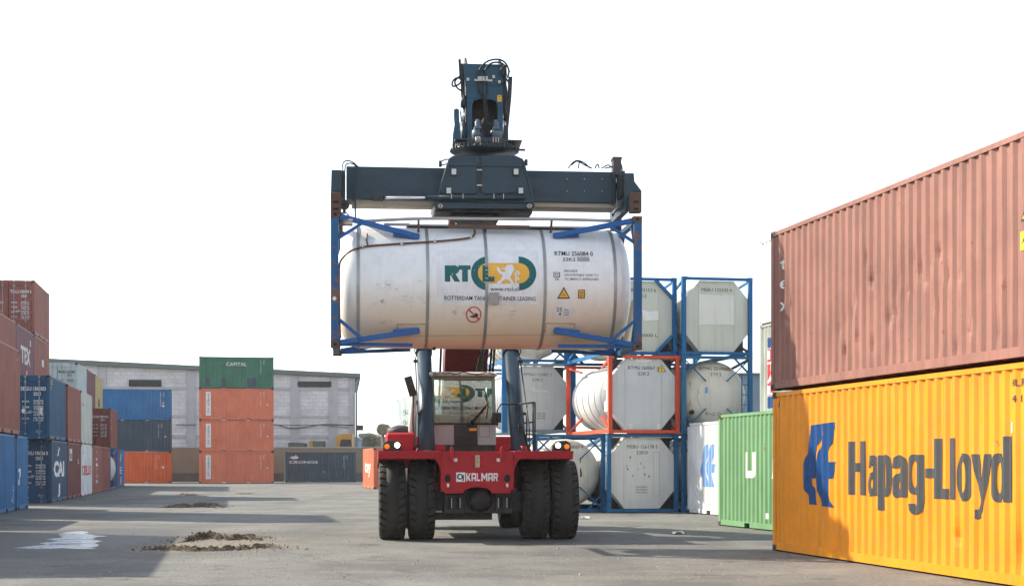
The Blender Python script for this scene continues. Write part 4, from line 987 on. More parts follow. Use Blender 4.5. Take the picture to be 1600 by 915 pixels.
# small tank container in the left row
r, mp = tankunit('white tank in a blue frame between red containers in the left row', 'round', FBL, SHW, 150, 93.0, 0, rot=TL)
r['group'] = 'tank containers in the left row'; r.location.x = row1(93.0) - W/2 - 3.03*math.sin(TL) + 0.0
# ------------------------------------------------------------------ reach stacker
YAW = math.radians(5.5); DM = 33.0; XM = PX(746, DM)
cY, sY = math.cos(YAW), math.sin(YAW)
def rl(px, py, yl):
    """machine-local x and height of a place seen at photo px,py lying yl metres behind the front axle"""
    k = (px-800)/F
    xl = (k*(DM + yl*cY) - XM + yl*sY)/(cY - k*sY); Y = DM + xl*sY + yl*cY
    return xl, PZ(py, Y)
def rp_(px, py, yl): a, b = rl(px, py, yl); return (a, yl, b)
RS = thing('reach_stacker', 'red and dark slate reach stacker holding a tank container high', 'reach stacker', (XM, DM, 0), YAW)
RED = paint('reach stacker red', (0.37, 0.010, 0.018), 0.45, var=0.18, streak=0.12, bump=0.08, dirt=0.04, spec=0.25)
SLATE = paint('dark slate machine paint', (0.020, 0.045, 0.066), 0.38, var=0.15, streak=0.05, bump=0.05, dirt=0.06, spec=0.3)
BOOMB = paint('dark petrol blue boom paint', (0.016, 0.07, 0.115), 0.35, var=0.12, streak=0.05, bump=0.04)
CYL = paint('dark blue cylinder paint', (0.018, 0.038, 0.058), 0.36, var=0.1, streak=0.04, bump=0.03)
DK = paint('black chassis paint', (0.022, 0.025, 0.028), 0.5, var=0.2, dirt=0.25)
CHR = flat('polished rod', (0.75, 0.75, 0.75), 0.12, 1.0)
GROOVE = paint('tyre groove rubber', (0.008, 0.008, 0.008), 0.9, var=0.1, streak=0, bump=0, spec=0.1)
TYRE = paint('dusty tyre rubber', (0.032, 0.030, 0.028), 0.8, var=0.25, streak=0, bump=0.2, dirt=0.35, dirtcol=(0.075, 0.064, 0.053))
LGREY = paint('light grey cab panel', (0.42, 0.42, 0.41), 0.45, var=0.06)
HOSE = flat('black hydraulic hose', (0.014, 0.014, 0.016), 0.45)
STEELC = flat('zinc plated fitting', (0.45, 0.42, 0.36), 0.4, 0.7)
# wheels
def tyre_mesh(w, R, side):
    m = MB(); h = w/2
    pr = [(0.47, -h*0.72), (0.52, -h*0.92), (0.66, -h), (0.76, -h*0.96), (R-0.10, -h*0.90), (R-0.075, -h*0.6), (R-0.07, 0), (R-0.075, h*0.6), (R-0.10, h*0.90), (0.76, h*0.96), (0.66, h), (0.52, h*0.92), (0.47, h*0.72)]
    m.lathe(pr, 'x', (0, 0, 0), 72)
    cw = 0.44*h
    m.lathe([(R-0.08, -cw), (R, -cw), (R+0.004, 0), (R, cw), (R-0.08, cw)], 'x', (0, 0, 0), 72)
    N = 30
    for s in (-1, 1):
        for k in range(N):
            a0 = 2*math.pi*(k+(0.5 if s > 0 else 0))/N; da = 2*math.pi/N*0.66
            xs = [cw-0.004, h*0.7, h*0.90, h*0.97]; rs = [R-0.001, R-0.006, R-0.022, R-0.085]; sk = [0, 0.035, 0.05, 0.055]
            vs = []
            for i in range(4):
                for j in range(4):
                    a = a0 + sk[i]*1.2*-1 + da*j/3*(1+0.10*(3-i)/3)
                    x = s*xs[i]; vs.append((x, rs[i]*math.cos(a), rs[i]*math.sin(a)))
            for i in range(4):
                for j in (0, 3):
                    a = a0 + sk[i]*1.2*-1 + da*j/3*(1+0.10*(3-i)/3); q = R-0.085 if i < 3 else R-0.13
                    vs.append((s*xs[i], q*math.cos(a), q*math.sin(a)))
            fs = [(i*4+j, i*4+j+1, (i+1)*4+j+1, (i+1)*4+j) for i in range(3) for j in range(3)]
            for i in range(3): fs += [(16+i*2, 16+i*2+2, (i+1)*4, i*4), (17+i*2, i*4+3, (i+1)*4+3, 17+i*2+2)]
            m.add(vs, fs)
    return m.mesh('tyre')
RT = 0.845; TM = tyre_mesh(0.565, RT, 1)
rim = MB().lathe([(0.475, -0.2), (0.475, 0.2), (0.44, 0.2), (0.40, 0.06), (0.18, 0.05), (0.16, 0.12), (0.001, 0.12)], 'x', (0, 0, 0), 40)
for k in range(10): a = k*math.pi/5; rim.lathe([(0.001, 0.085), (0.02, 0.085), (0.02, 0.05)], 'x', (0, 0.27*math.cos(a), 0.27*math.sin(a)), 6, smooth=False)
rimM = rim.mesh('rim')
RIMC = paint('dusty cream rim', (0.42, 0.35, 0.25), 0.6, var=0.2, dirt=0.3)
for x, y in ((-1.83, 0), (-1.21, 0), (1.21, 0), (1.83, 0), (-1.28, 6.0), (1.28, 6.0)):
    w_ = bpy.data.objects.new('wheel', None); COL.objects.link(w_); w_.parent = RS; w_.location = (x, y, RT); w_.rotation_euler = (random.uniform(0, 1), 0, 0)
    link('tyre', TM, TYRE, w_); q = link('rim', rimM, RIMC, w_); q.rotation_euler = (0, 0, math.pi if x < 0 else 0)
# axle with hub casting
m_ = MB(); m_.prism([(-0.93, 0.62), (0.93, 0.62), (0.93, 1.02), (-0.93, 1.02)], 'y', -0.35, 0.35)
xa, z0 = rl(694, 802, -0.62); xb, z1 = rl(801, 771, -0.62)
m_.box(xa, -0.33, -0.6, 0.3, z0+0.0, z1); m_.box(0.33, xb, -0.6, 0.3, z0, z1)
m_.prism([(-0.33, z0), (0.33, z0), (0.33, z1+0.1), (0.2, z1+0.22), (-0.2, z1+0.22), (-0.33, z1+0.1)], 'y', -0.55, 0.3)
ax = m_.build('axle_housing', DK, RS, 0.015)
zc = rl(746, 779, -0.7)[1]
m_ = MB().lathe([(0.29, -0.56), (0.29, -0.60), (0.25, -0.62), (0.245, -0.68), (0.21, -0.76), (0.13, -0.81), (0.001, -0.825)], 'y', (0, 0, zc), 40)
for k in range(16): a = k*math.pi/8; m_.lathe([(0.001, -0.625), (0.014, -0.625), (0.014, -0.6)], 'y', (0.27*math.cos(a), 0, zc+0.27*math.sin(a)), 6)
m_.build('differential_cover', DK, ax)
for x in (-0.62, -0.44, 0.44, 0.62):
    o = MB().box(x-0.055, x+0.055, -0.612, -0.601, z0+0.1, z1-0.06).build('slot', BLACK, ax)
    MB().box(x-0.05 if x > 0 else x+0.02, x-0.03 if x > 0 else x+0.04, -0.625, -0.613, z0+0.12, z1-0.08).build('slot_edge', GALV, ax)
MB().box(-1.0, 0.3, -0.2, 3.2, 0.42, 0.55).build('belly_plate', DK, RS)
MB().box(-0.5, 0.5, 0.3, 6.9, 0.6, 1.45).box(-1.0, 1.0, 5.75, 6.25, 0.75, 1.0).build('chassis', DK, RS, 0.02)
# front plate and fenders
YF = -1.16
zt = rl(746, 704.5, YF)[1]; zb = rl(746, 768, YF)[1]
xl0 = rl(689, 730, YF)[0]; xl1 = rl(803, 730, YF)[0]; xm = (xl0+xl1)/2; hw = (xl1-xl0)/2
P = [(xm-hw, zb+0.04), (xm-hw+0.07, zb+0.03), (xm-hw+0.07, zb-0.03), (xm-0.3, zb-0.03)]
P += [(xm-0.3*math.cos(a*math.pi/10), zb-0.03+0.13*math.sin(a*math.pi/10)) for a in range(1, 10)]
P += [(xm+0.3, zb-0.03), (xm+hw-0.07, zb-0.03), (xm+hw-0.07, zb+0.03), (xm+hw, zb+0.04), (xm+hw, zt), (xm-hw, zt)]
fp = MB(); fp.prism(P, 'y', YF, YF+0.03); fp.box(xm-hw, xm+hw, YF+0.031, 0.9, zt-0.03, zt); fp.box(xm-hw, xm-hw+0.02, YF+0.031, 0.8, zb, zt-0.031); fp.box(xm+hw-0.02, xm+hw, YF+0.031, 0.8, zb, zt-0.031)
front = fp.build('front_plate', RED, RS, 0.008)
for s in (-1, 1):
    xo = rl(591 if s < 0 else 895, 710, YF)[0]; xi = xm + s*(hw+0.003)
    m_ = MB(); a, b = sorted((xo, xi))
    # plate bent down at the front, drawn in side view and pushed across
    pr_ = [(YF-0.05, zt-0.16), (YF-0.06, zt-0.03), (YF-0.03, zt+0.01), (0.95, zt+0.01), (1.15, zt-0.35), (1.13, zt-0.36), (0.93, zt-0.02), (YF-0.015, zt-0.02), (YF-0.03, zt-0.16)]
    m_.prism(pr_, 'x', a, b)
    c_, d_ = sorted((xo, xo-s*0.02)); m_.prism([(YF-0.04, zt-0.17), (YF-0.04, zt-0.021), (0.92, zt-0.021), (1.1, zt-0.34), (0.9, zt-0.27), (-0.9, zt-0.17)], 'x', c_, d_)
    m_.prism([(xi, zt-0.022), (xi, zt-0.42), (xi+s*0.05, zt-0.25), (xi+s*0.16, zt-0.12), (xi+s*0.32, zt-0.022)], 'y', YF+0.0, YF+0.02)
    f_ = m_.build('fender', RED, RS, 0.006)
    m_ = MB(); m_.box(a+0.02, b-0.02, YF+0.1, 0.9, zt-0.10, zt-0.021)
    m_.build('fender_lining', DK, f_)
    # head lamp housing
    xc, zl_ = rl(613 if s < 0 else 877, 704, YF+0.12); wl2 = 0.20
    hp = [(xc-wl2, zt+0.012), (xc+wl2, zt+0.012), (xc+wl2*0.95, zt+0.13), (xc+wl2*0.6, zt+0.215), (xc-wl2*0.5, zt+0.225), (xc-wl2*0.95, zt+0.17)]
    if s > 0: hp = [(2*xc-x, z) for x, z in hp]
    h_ = MB().prism(hp, 'y', YF+0.06, YF+0.22).build('headlight', DK, RS, 0.02)
    lx = xc - s*0.075 if s > 0 else xc+0.10
    ox = xc + s*0.11
    LAMP = flat('lit lamp glass', (1.0, 0.98, 0.9), 0.3, emit=3); AMB = flat('amber lens', (0.85, 0.18, 0.01), 0.25, emit=0.35)
    MB().lathe([(0.001, -0.035), (0.03, -0.03), (0.05, -0.012), (0.056, 0)], 'y', (lx, YF+0.058, zt+0.125), 24).build('lens', LAMP, h_)
    MB().lathe([(0.078, 0.01), (0.080, -0.012), (0.066, -0.018), (0.058, 0)], 'y', (lx, YF+0.058, zt+0.125), 24).build('bezel', DARKSTEEL, h_)
    MB().lathe([(0.001, -0.03), (0.04, -0.02), (0.055, 0)], 'y', (ox, YF+0.058, zt+0.10), 20).build('indicator', AMB, h_)
    # lifting eye, reflectors, rubber plug
    x_, z_ = rl(706 if s < 0 else 784, 700, YF)
    MB().prism([(x_-0.035, zt-0.2), (x_+0.035, zt-0.2), (x_+0.045, zt-0.05), (x_+0.03, zt+0.07), (x_, zt+0.1), (x_-0.03, zt+0.07), (x_-0.045, zt-0.05)], 'y', YF-0.06, YF-0.002).build('lifting_eye', RED, RS, 0.006)
    x_, z_ = rl(711.5 if s < 0 else 779, 718, YF); MB().box(x_-0.04, x_+0.04, YF-0.006, YF-0.001, z_-0.035, z_+0.035).build('reflector', WHITE, front)
    x_, z_ = rl(700 if s < 0 else 792.5, 757.5, YF); MB().box(x_-0.022, x_+0.022, YF-0.006, YF-0.001, z_-0.035, z_+0.035).build('reflector', WHITE, front)
    x_, z_ = rl(699.5 if s < 0 else 792.5, 748, YF); MB().prism([(x_+0.062*math.cos(t), z_+(0.1 if math.sin(t) > 0 else 0.06)*math.sin(t)) for t in [k*math.pi/12 for k in range(24)]], 'y', YF-0.012, YF-0.001).build('rubber_plug', BLACK, front)
x_, z_ = rl(746, 720, YF)
MB().box(x_-0.045, x_+0.045, YF-0.007, YF-0.001, z_-0.125, z_+0.125).build('information_plate', flat('beige plate', (0.50, 0.42, 0.28), 0.5), front)
fmf = (lambda u, v: Vector((u, YF-0.006, v)), [])
for k, ch in enumerate('AR1'): V, Fc = text_mesh(ch, x_-0.025, z_+0.045-0.075*k, 0.05); decal('lettering', V, Fc, lambda u, v: Vector((u, YF-0.010, v)), BLACKTX, front)
m_ = MB()
for px, py in ((739, 714), (753, 714), (739, 728), (753, 728), (735, 757), (757, 757), (704, 762), (788, 761)): x_, z_ = rl(px, py, YF); m_.lathe([(0.001, -0.012), (0.012, -0.012), (0.012, 0)], 'y', (x_, YF-0.001, z_), 6)
m_.build('bolt_heads', BLACK, front)
KW = flat('white logo film', (0.78, 0.78, 0.78), 0.4)
xk0, zk0 = rl(728.5, 751, YF); xk1, zk1 = rl(778, 738.5, YF)
# condensed block capitals
def blk(ch):
    t = 0.27
    D = {'K': [rect(0, t, 0, 1), [(t, 0.36), (0.72, 1), (1, 1), (0.62, 0.52), (1, 0), (0.7, 0), (t, 0.66)]],
         'A': [rect(0, t, 0, 0.93), rect(1-t, 1, 0, 0.93), rect(0.06, 0.94, 0.8, 1), rect(t, 1-t, 0.28, 0.46)],
         'L': [rect(0, t, 0, 1), rect(t, 0.9, 0, 0.2)],
         'M': [rect(0, t*.8, 0, 1), rect(1-t*.8, 1, 0, 1), [(t*.8, 1), (t*.8, 0.72), (0.42, 0.25), (0.58, 0.25), (1-t*.8, 0.72), (1-t*.8, 1), (0.5, 0.55)]],
         'R': [rect(0, t, 0, 1), rect(t, 0.9, 0.8, 1), rect(0.73, 1, 0.55, 0.92), rect(t, 0.9, 0.4, 0.58), [(0.45, 0.4), (0.72, 0.4), (1, 0), (0.74, 0)]]}
    return D[ch]
adv = {'K': 1, 'A': 1, 'L': 0.85, 'M': 1.35, 'R': 1}; tot = sum(adv[c]+0.16 for c in 'KALMAR')-0.16; u = xk0; wk = (xk1-xk0)/tot
for ch in 'KALMAR':
    for j, q in enumerate(blk(ch)):
        V, Fc = poly2d(q); decal('lettering', [(u+x*wk*adv[ch], zk0+y*(zk1-zk0)) for x, y in V], Fc, lambda a, b, j=j: Vector((a, YF-0.004-0.001*j, b)), KW, front)
    u += (adv[ch]+0.16)*wk
xq, zq = rl(713, 752, YF); xq1, zq1 = rl(727, 737.5, YF)
decal('logo', *poly2d(rect(xq, xq1, zq, zq1)), lambda a, b: Vector((a, YF-0.004, b)), KW, front)
cx_, cz_ = (xq+xq1)/2-0.02, (zq+zq1)/2+0.01
decal('logo', *poly2d([circ(cx_, cz_, 0.062), circ(cx_+0.006, cz_, 0.036)[::-1]]), lambda a, b: Vector((a, YF-0.007, b)), BLACKTX, front)
decal('logo', *poly2d([(cx_+0.03, cz_+0.02), (cx_+0.085, cz_+0.04), (cx_+0.08, cz_-0.09), (cx_+0.05, cz_-0.09), (cx_+0.055, cz_-0.03)]), lambda a, b: Vector((a, YF-0.008, b)), BLACKTX, front)
# red hood and bodywork
xh0, zh = rl(605, 675, 0.7); xh1 = rl(648, 675, 0.7)[0]
MB().prism([(0.62, zt+0.011), (3.6, zt+0.011), (3.6, zh), (0.72, zh), (0.62, zh-0.05)], 'x', xh0, xh1).build('engine_hood', RED, RS, 0.03)
m_ = MB(); xa, za = rl(626, 676, 1.1); m_.lathe([(0.001, 0.17), (0.12, 0.16), (0.26, 0.11), (0.31, 0.03), (0.30, 0)], 'z', (xa, 1.3, zh+0.002), 20); m_.build('air_cleaner', DARKSTEEL, RS)
MB().box(xh1+0.02, -0.78, 0.6, 4.5, 1.2, 1.98).box(0.72, 1.75, 0.7, 4.2, 1.1, 1.85).build('side_body', RED, RS, 0.03)
MB().prism([(5.6, 1.0), (7.6, 1.0), (7.7, 1.6), (7.6, 2.3), (5.6, 2.3)], 'x', -1.55, 1.55).build('counterweight', RED, RS, 0.05)
for s in (-1, 1):
    xp = s*0.62-0.0; MB().prism([(4.6, 1.2), (7.7, 1.4), (7.5, 3.5), (6.9, 3.7), (6.3, 3.2)], 'x', min(xp, xp+s*0.08), max(xp, xp+s*0.08)).build('boom_bracket', RED, RS, 0.01)
m_ = MB(); x_, z_ = rl(670, 590, 2.2); m_.box(x_-0.05, x_+0.05, 2.2, 2.4, 1.3, z_+0.1); m_.build('red_pillar', RED, RS)
x_, z_ = rl(646, 640, 1.0)
MB().tube([(x_-0.02, 1.0, zt), (x_-0.03, 1.0, zt+0.6), (x_+0.02, 1.0, zt+1.3)], 0.085, 14).build('exhaust_pipe', paint('white hot pipe wrap', (0.6, 0.58, 0.52), 0.7), RS)
m_ = MB(); A0 = rp_(637, 588, 0.9); A1 = rp_(646, 618, 0.9); m_.beam(A0, A1, 0.17, 0.05, (0, 1, 0)); m_.tube([A1, rp_(645, 660, 0.9), rp_(647, 700, 0.9)], 0.018, 8); m_.build('mirror', DK, RS, 0.01)
# cab
YC = 1.35
cx0, zr = rl(675, 586, YC); cx1, _ = rl(775, 586, YC); zw = rl(725, 661, YC)[1]; zpan = rl(725, 695, YC)[1]; cxm = (cx0+cx1)/2; hwc = (cx1-cx0)/2
lean = 0.34
cab = bpy.data.objects.new('cab', None); COL.objects.link(cab); cab.parent = RS
def yw(z): return YC + lean*(z-zw)/(zr-zw)
CABG = paint('pale green cab lining', (0.20, 0.27, 0.22), 0.6, var=0.08)
m_ = MB()
for s in (-1, 1):
    xx = cxm + s*(hwc-0.03)
    m_.beam((xx, yw(zw)+0.03, zw), (xx, yw(zr)+0.03, zr), 0.07, 0.07, (0, 1, 0)); m_.beam((xx, YC+1.75, zpan), (xx, YC+1.75, zr), 0.07, 0.07, (0, 1, 0))
    m_.beam((xx, yw(zr), zr-0.03), (xx, YC+1.78, zr-0.03), 0.06, 0.06)
m_.beam((cxm-hwc+0.07, yw(zr)+0.02, zr-0.04), (cxm+hwc-0.07, yw(zr)+0.02, zr-0.04), 0.06, 0.07)
m_.box(cxm-hwc+0.05, cxm+hwc-0.05, YC+1.72, YC+1.78, zpan, zpan+0.75)
m_.build('cab_frame', CABG, cab, 0.01)
m_ = MB(); m_.prism([(yw(zr)-0.10, zr), (yw(zr)-0.08, zr+0.06), (yw(zr)+0.1, zr+0.11), (YC+1.9, zr+0.11), (YC+1.9, zr)], 'x', cxm-hwc-0.05, cxm+hwc+0.05)
m_.build('cab_roof', paint('flaking cream roof paint', (0.50, 0.45, 0.37), 0.7, var=0.3, rust=0.55, scale=2), cab, 0.02)
m_ = MB(); rnd = random.Random(2)
pts = [(cxm-hwc+2*hwc*k/14, yw(zr)-0.11+rnd.uniform(-.02, .01), zr+0.06+rnd.uniform(-.02, .03)) for k in range(15)]
m_.tube(pts, 0.012, 6, 2); m_.tube([(cxm-hwc+0.1, yw(zr)-0.1, zr+0.1), (cxm-hwc+0.0, yw(zr)-0.15, zr-0.02), (cxm-hwc-0.12, yw(zr)+0.1, zr-0.1)], 0.012, 6, 4); m_.build('roof_cable', HOSE, cab)
gl = bpy.data.materials.new('green tinted windscreen'); gl.use_nodes = True; b = gl.node_tree.nodes['Principled BSDF']
b.inputs['Base Color'].default_value = (0.62, 0.84, 0.72, 1); b.inputs['Transmission Weight'].default_value = 1.0; b.inputs['Roughness'].default_value = 0.01; b.inputs['IOR'].default_value = 1.62; b.inputs['Specular IOR Level'].default_value = 0.9; b.inputs['Coat Weight'].default_value = 1.0; b.inputs['Coat IOR'].default_value = 1.6; b.inputs['Coat Roughness'].default_value = 0.0
m_ = MB(); e = 0.07
def gx(s): return cxm + s*(hwc-e)
vs = [(gx(-1), yw(zw)+0.02, zw+0.01), (gx(1), yw(zw)+0.02, zw+0.01), (gx(1), yw(zr)+0.02, zr-0.075), (gx(-1), yw(zr)+0.02, zr-0.075)]
vs += [(x, y+0.006, z) for x, y, z in vs]
m_.add(vs, [(0, 1, 2, 3), (7, 6, 5, 4), (0, 4, 5, 1), (1, 5, 6, 2), (2, 6, 7, 3), (3, 7, 4, 0)]); m_.build('windscreen', gl, cab)
for s in (-1, 1):
    x_ = cxm+s*(hwc-0.03); m_ = MB(); vs = [(x_, YC+0.12, zw), (x_, YC+1.7, zw), (x_, YC+1.7, zr-0.07), (x_, YC+0.12+lean, zr-0.07)]; vs += [(a+0.005, b_, c_) for a, b_, c_ in vs]
    m_.add(vs, [(0, 1, 2, 3), (7, 6, 5, 4), (0, 4, 5, 1), (1, 5, 6, 2), (2, 6, 7, 3), (3, 7, 4, 0)]); m_.build('side_window', gl, cab)
m_ = MB(); m_.box(cxm-hwc, cxm+hwc, YC, YC+1.8, zpan, zw-0.012); m_.build('lower_panel', LGREY, cab, 0.015)
m_ = MB(); m_.box(cxm-hwc-0.02, cxm+hwc+0.03, YC-0.03, YC+0.02, zw-0.03, zw+0.008); m_.build('window_seal', BLACK, cab)
xa = rl(709.5, 680, YC)[0]; xb = rl(746, 680, YC)[0]
pn = MB().box(xa, xb, YC-0.035, YC-0.001, zpan+0.01, zw-0.035).build('air_inlet', DK, cab, 0.01)
m_ = MB()
for k in range(5): m_.box(xa+0.06, xb-0.06, YC-0.045, YC-0.036, zpan+0.05+0.03*k, zpan+0.06+0.03*k)
m_.build('slats', BLACK, pn)
xs_, zs_ = rl(739, 670.5, YC); decal('sticker', *poly2d(rect(xs_-0.085, xs_+0.085, zs_-0.03, zs_+0.03)), lambda a, b_: Vector((a, YC-0.038, b_)), flat('orange sticker', (0.85, 0.32, 0.01), 0.4), pn)
xs_, zs_ = rl(757, 673, YC); V, Fc = poly2d([rect(xs_-0.12, xs_+0.12, zs_-0.13, zs_+0.12), rect(xs_-0.113, xs_+0.113, zs_-0.123, zs_+0.113)[::-1]]); decal('hatch_outline', V, Fc, lambda a, b_: Vector((a, YC-0.004, b_)), DARKSTEEL, cab)
MB().box(cxm-hwc+0.1, cxm+hwc-0.02, YC+0.05, YC+1.7, zpan-0.14, zpan-0.002).build('cab_floor', DK, cab)
m_ = MB(); A = rp_(733, 663, YC-0.05); B = rp_(763, 629, YC+0.14-0.03)
m_.tube([A, B], 0.011, 8); m_.tube([(A[0]+0.05, A[1], A[2]), B], 0.009, 8); A2 = rp_(758, 611, YC+0.20-0.03); B2 = rp_(760.5, 652, YC+0.03-0.02); m_.tube([A2, B, B2], 0.012, 8); m_.box(A[0]-0.05, A[0]+0.08, A[1]-0.01, A[1]+0.05, A[2]-0.05, A[2]+0.01)
m_.build('wiper', BLACK, cab)
# inside: seat, console, wheel, papers, fan
SEAT = flat('dark seat cloth', (0.03, 0.033, 0.035), 0.9)
m_ = MB(); sxc = cxm-0.05
m_.box(sxc-0.26, sxc+0.26, YC+0.75, YC+1.25, zpan+0.42, zpan+0.55); m_.prism([(YC+1.22, zpan+0.5), (YC+1.35, zpan+0.5), (YC+1.5, zpan+1.15), (YC+1.38, zpan+1.17)], 'x', sxc-0.24, sxc+0.24); m_.build('seat', SEAT, cab, 0.04)
m_ = MB(); m_.box(cxm-0.55, cxm+0.55, YC+0.12, YC+0.4, zpan+0.3, zw+0.02); m_.build('dashboard', SEAT, cab, 0.03)
m_ = MB(); n_ = 20; R_ = Matrix.Rotation(math.radians(-55), 4, 'X'); cpt = Vector((sxc, YC+0.52, zw+0.12))
m_.tube([cpt + R_ @ Vector((0.2*math.cos(2*math.pi*k/n_), 0.2*math.sin(2*math.pi*k/n_), 0)) for k in range(n_+1)], 0.014, 8); m_.tube([cpt, cpt+Vector((0, -0.12, -0.25))], 0.02, 8)
m_.tube([cpt+R_@Vector((-0.2, 0, 0)), cpt, cpt+R_@Vector((0.2, 0, 0))], 0.012, 6); m_.build('steering_wheel', BLACK, cab)
PAP = flat('pale paper', (0.62, 0.72, 0.70), 0.6)
MB().cbox((cxm-0.33, YC+0.13, zw+0.1), (0.42, 0.01, 0.2), Matrix.Rotation(0.25, 3, 'X')).build('paper_sheets', PAP, cab); MB().cbox((cxm+0.32, YC+0.12, zw+0.08), (0.33, 0.01, 0.16), Matrix.Rotation(0.3, 3, 'X')).build('paper_sheets', PAP, cab)
MB().lathe([(0.001, -0.05), (0.09, -0.04), (0.10, 0.03), (0.04, 0.08)], 'y', (cxm+0.48, YC+0.42, zr-0.17), 14).build('cab_fan', DK, cab)
MB().box(cxm+0.42, cxm+0.46, YC+0.4, YC+0.6, zw+0.03, zw+0.22).build('yellow_tag', YEL, cab)
# driver
def driver():
    r = thing('person', 'driver in a grey shirt seated behind the green windscreen of the reach stacker', 'person', (0, 0, 0))
    r.parent = None
    M_ = RS.matrix_world if False else Matrix.Translation(Vector((XM, DM, 0))) @ Matrix.Rotation(YAW, 4, 'Z')
    base = Vector((sxc, YC+1.1, zpan+0.55)); r.location = M_ @ base; r.rotation_euler = (0, 0, YAW)
    J = {'pel': (0, 0, 0.10, .15), 'bel': (0, 0.02, 0.28, .14), 'che': (0, 0.04, 0.46, .17), 'nk': (0, 0.02, 0.60, .06), 'hd': (0, -0.01, 0.66, .07), 'h2': (0, -0.02, 0.76, .105), 'h3': (0, -0.02, 0.84, .085),
         'sl': (-.2, .04, .52, .065), 'el': (-.27, -.08, .30, .05), 'wl': (-.18, -.36, .27, .035), 'sr': (.2, .04, .52, .065), 'er': (.27, -.08, .30, .05), 'wr': (.18, -.36, .27, .035),
         'kl': (-.17, -.42, .08, .08), 'fl': (-.17, -.48, -.30, .05), 'tl': (-.17, -.6, -.36, .04), 'kr': (.17, -.42, .08, .08), 'fr': (.17, -.48, -.30, .05), 'tr': (.17, -.6, -.36, .04)}
    E = [('pel','bel'),('bel','che'),('che','nk'),('nk','hd'),('hd','h2'),('h2','h3'),('che','sl'),('sl','el'),('el','wl'),('che','sr'),('sr','er'),('er','wr'),('pel','kl'),('kl','fl'),('fl','tl'),('pel','kr'),('kr','fr'),('fr','tr')]
    for s, w0 in ((-1, 'wl'), (1, 'wr')):
        for k in range(4): n = w0+str(k); J[n] = (J[w0][0]+s*(0.025-0.02*k), J[w0][1]-0.09, J[w0][2]+0.0+0.01*k, .012); E.append((w0, n)); J[n+'b'] = (J[n][0], J[n][1]-0.04, J[n][2]-0.04, .010); E.append((n, n+'b'))
        J[w0+'t'] = (J[w0][0]-s*0.05, J[w0][1]-0.04, J[w0][2]+0.03, .013); E.append((w0, w0+'t'))
    ks = list(J); me = bpy.data.meshes.new('body'); me.from_pydata([J[k][:3] for k in ks], [(ks.index(a), ks.index(b)) for a, b in E], []); 
    o = link('body', me, flat('grey work shirt', (0.13, 0.15, 0.16), 0.9), r)
    sm = o.modifiers.new('skin', 'SKIN'); sv = me.skin_vertices[0].data
    for i, k in enumerate(ks): sv[i].radius = (J[k][3], J[k][3]*(0.75 if k in ('pel', 'bel', 'che') else 1)); sv[i].use_root = (k == 'pel')
    su = o.modifiers.new('sub', 'SUBSURF'); su.levels = 2; su.render_levels = 2
    skin = flat('tanned skin', (0.32, 0.17, 0.10), 0.6)
    m_ = MB(); pr = [(0.001, 0.68)]+[(0.088*math.sin(k*math.pi/10)*(0.85 if k < 4 else 1), 0.68+0.11*(1-math.cos(k*math.pi/10))) for k in range(1, 10)]+[(0.001, 0.90)]
    m_.lathe(pr, 'z', (0, -0.035, 0), 20); hd = m_.build('face', skin, o)
    MB().lathe([(0.001, -0.03), (0.012, 0), (0.018, 0.03)], 'y', (0, -0.13, 0.785), 8).box(-0.045, -0.02, -0.122, -0.115, 0.80, 0.808).box(0.02, 0.045, -0.122, -0.115, 0.80, 0.808).box(-0.025, 0.025, -0.118, -0.11, 0.735, 0.742).build('features', flat('dark features', (0.10, 0.05, 0.035), 0.6), o)
    MB().lathe([(0.094, 0.82), (0.092, 0.86), (0.07, 0.895), (0.001, 0.912)], 'z', (0, -0.02, 0), 20).build('hair', BLACK, o)
driver()
# lifting cylinders
for s in (-1, 1):
    A = Vector((s*1.0-0.06, 0.25, 1.7)); B = Vector((s*1.0-0.06, 2.25, 4.14)); T = Vector((s*0.98-0.06, 3.75, 5.97))
    d = (B-A).normalized(); m_ = MB(); m_.tube([A, B], 0.168, 28); m_.tube([B-d*0.02, B+d*0.14], 0.19, 28); m_.tube([A-d*0.0, A+d*0.12], 0.185, 28)
    cl = m_.build('lift_cylinder', CYL, RS); MB().tube([B+d*0.1, T], 0.10, 20).build('piston_rod', CHR, cl)
    m_ = MB(); ox = s*0.20
    m_.tube([A+Vector((ox, -0.05, 0.25)), A+Vector((ox*1.02, 0.0, 0.7)), B+Vector((ox, -0.06, -0.1))], 0.016, 8)
    m_.tube([A+Vector((ox, -0.05, 0.25)), A+Vector((ox*1.3, -0.1, 0.1)), A+Vector((ox*1.1, -0.3, 0.0))], 0.022, 8, 5)
    for q in (0.12, 0.42, 0.92): c_ = A.lerp(B, q); m_.cbox(c_+Vector((ox, -0.02, 0)), (0.1, 0.1, 0.06)); 
    m_.tube([B+Vector((ox*0.8, -.05, -.1)), B+Vector((ox*1.1, -.05, .08)), B+Vector((ox*.5, 0, .12))], 0.014, 6, 4)
    m_.build('cylinder_pipe', HOSE, cl)
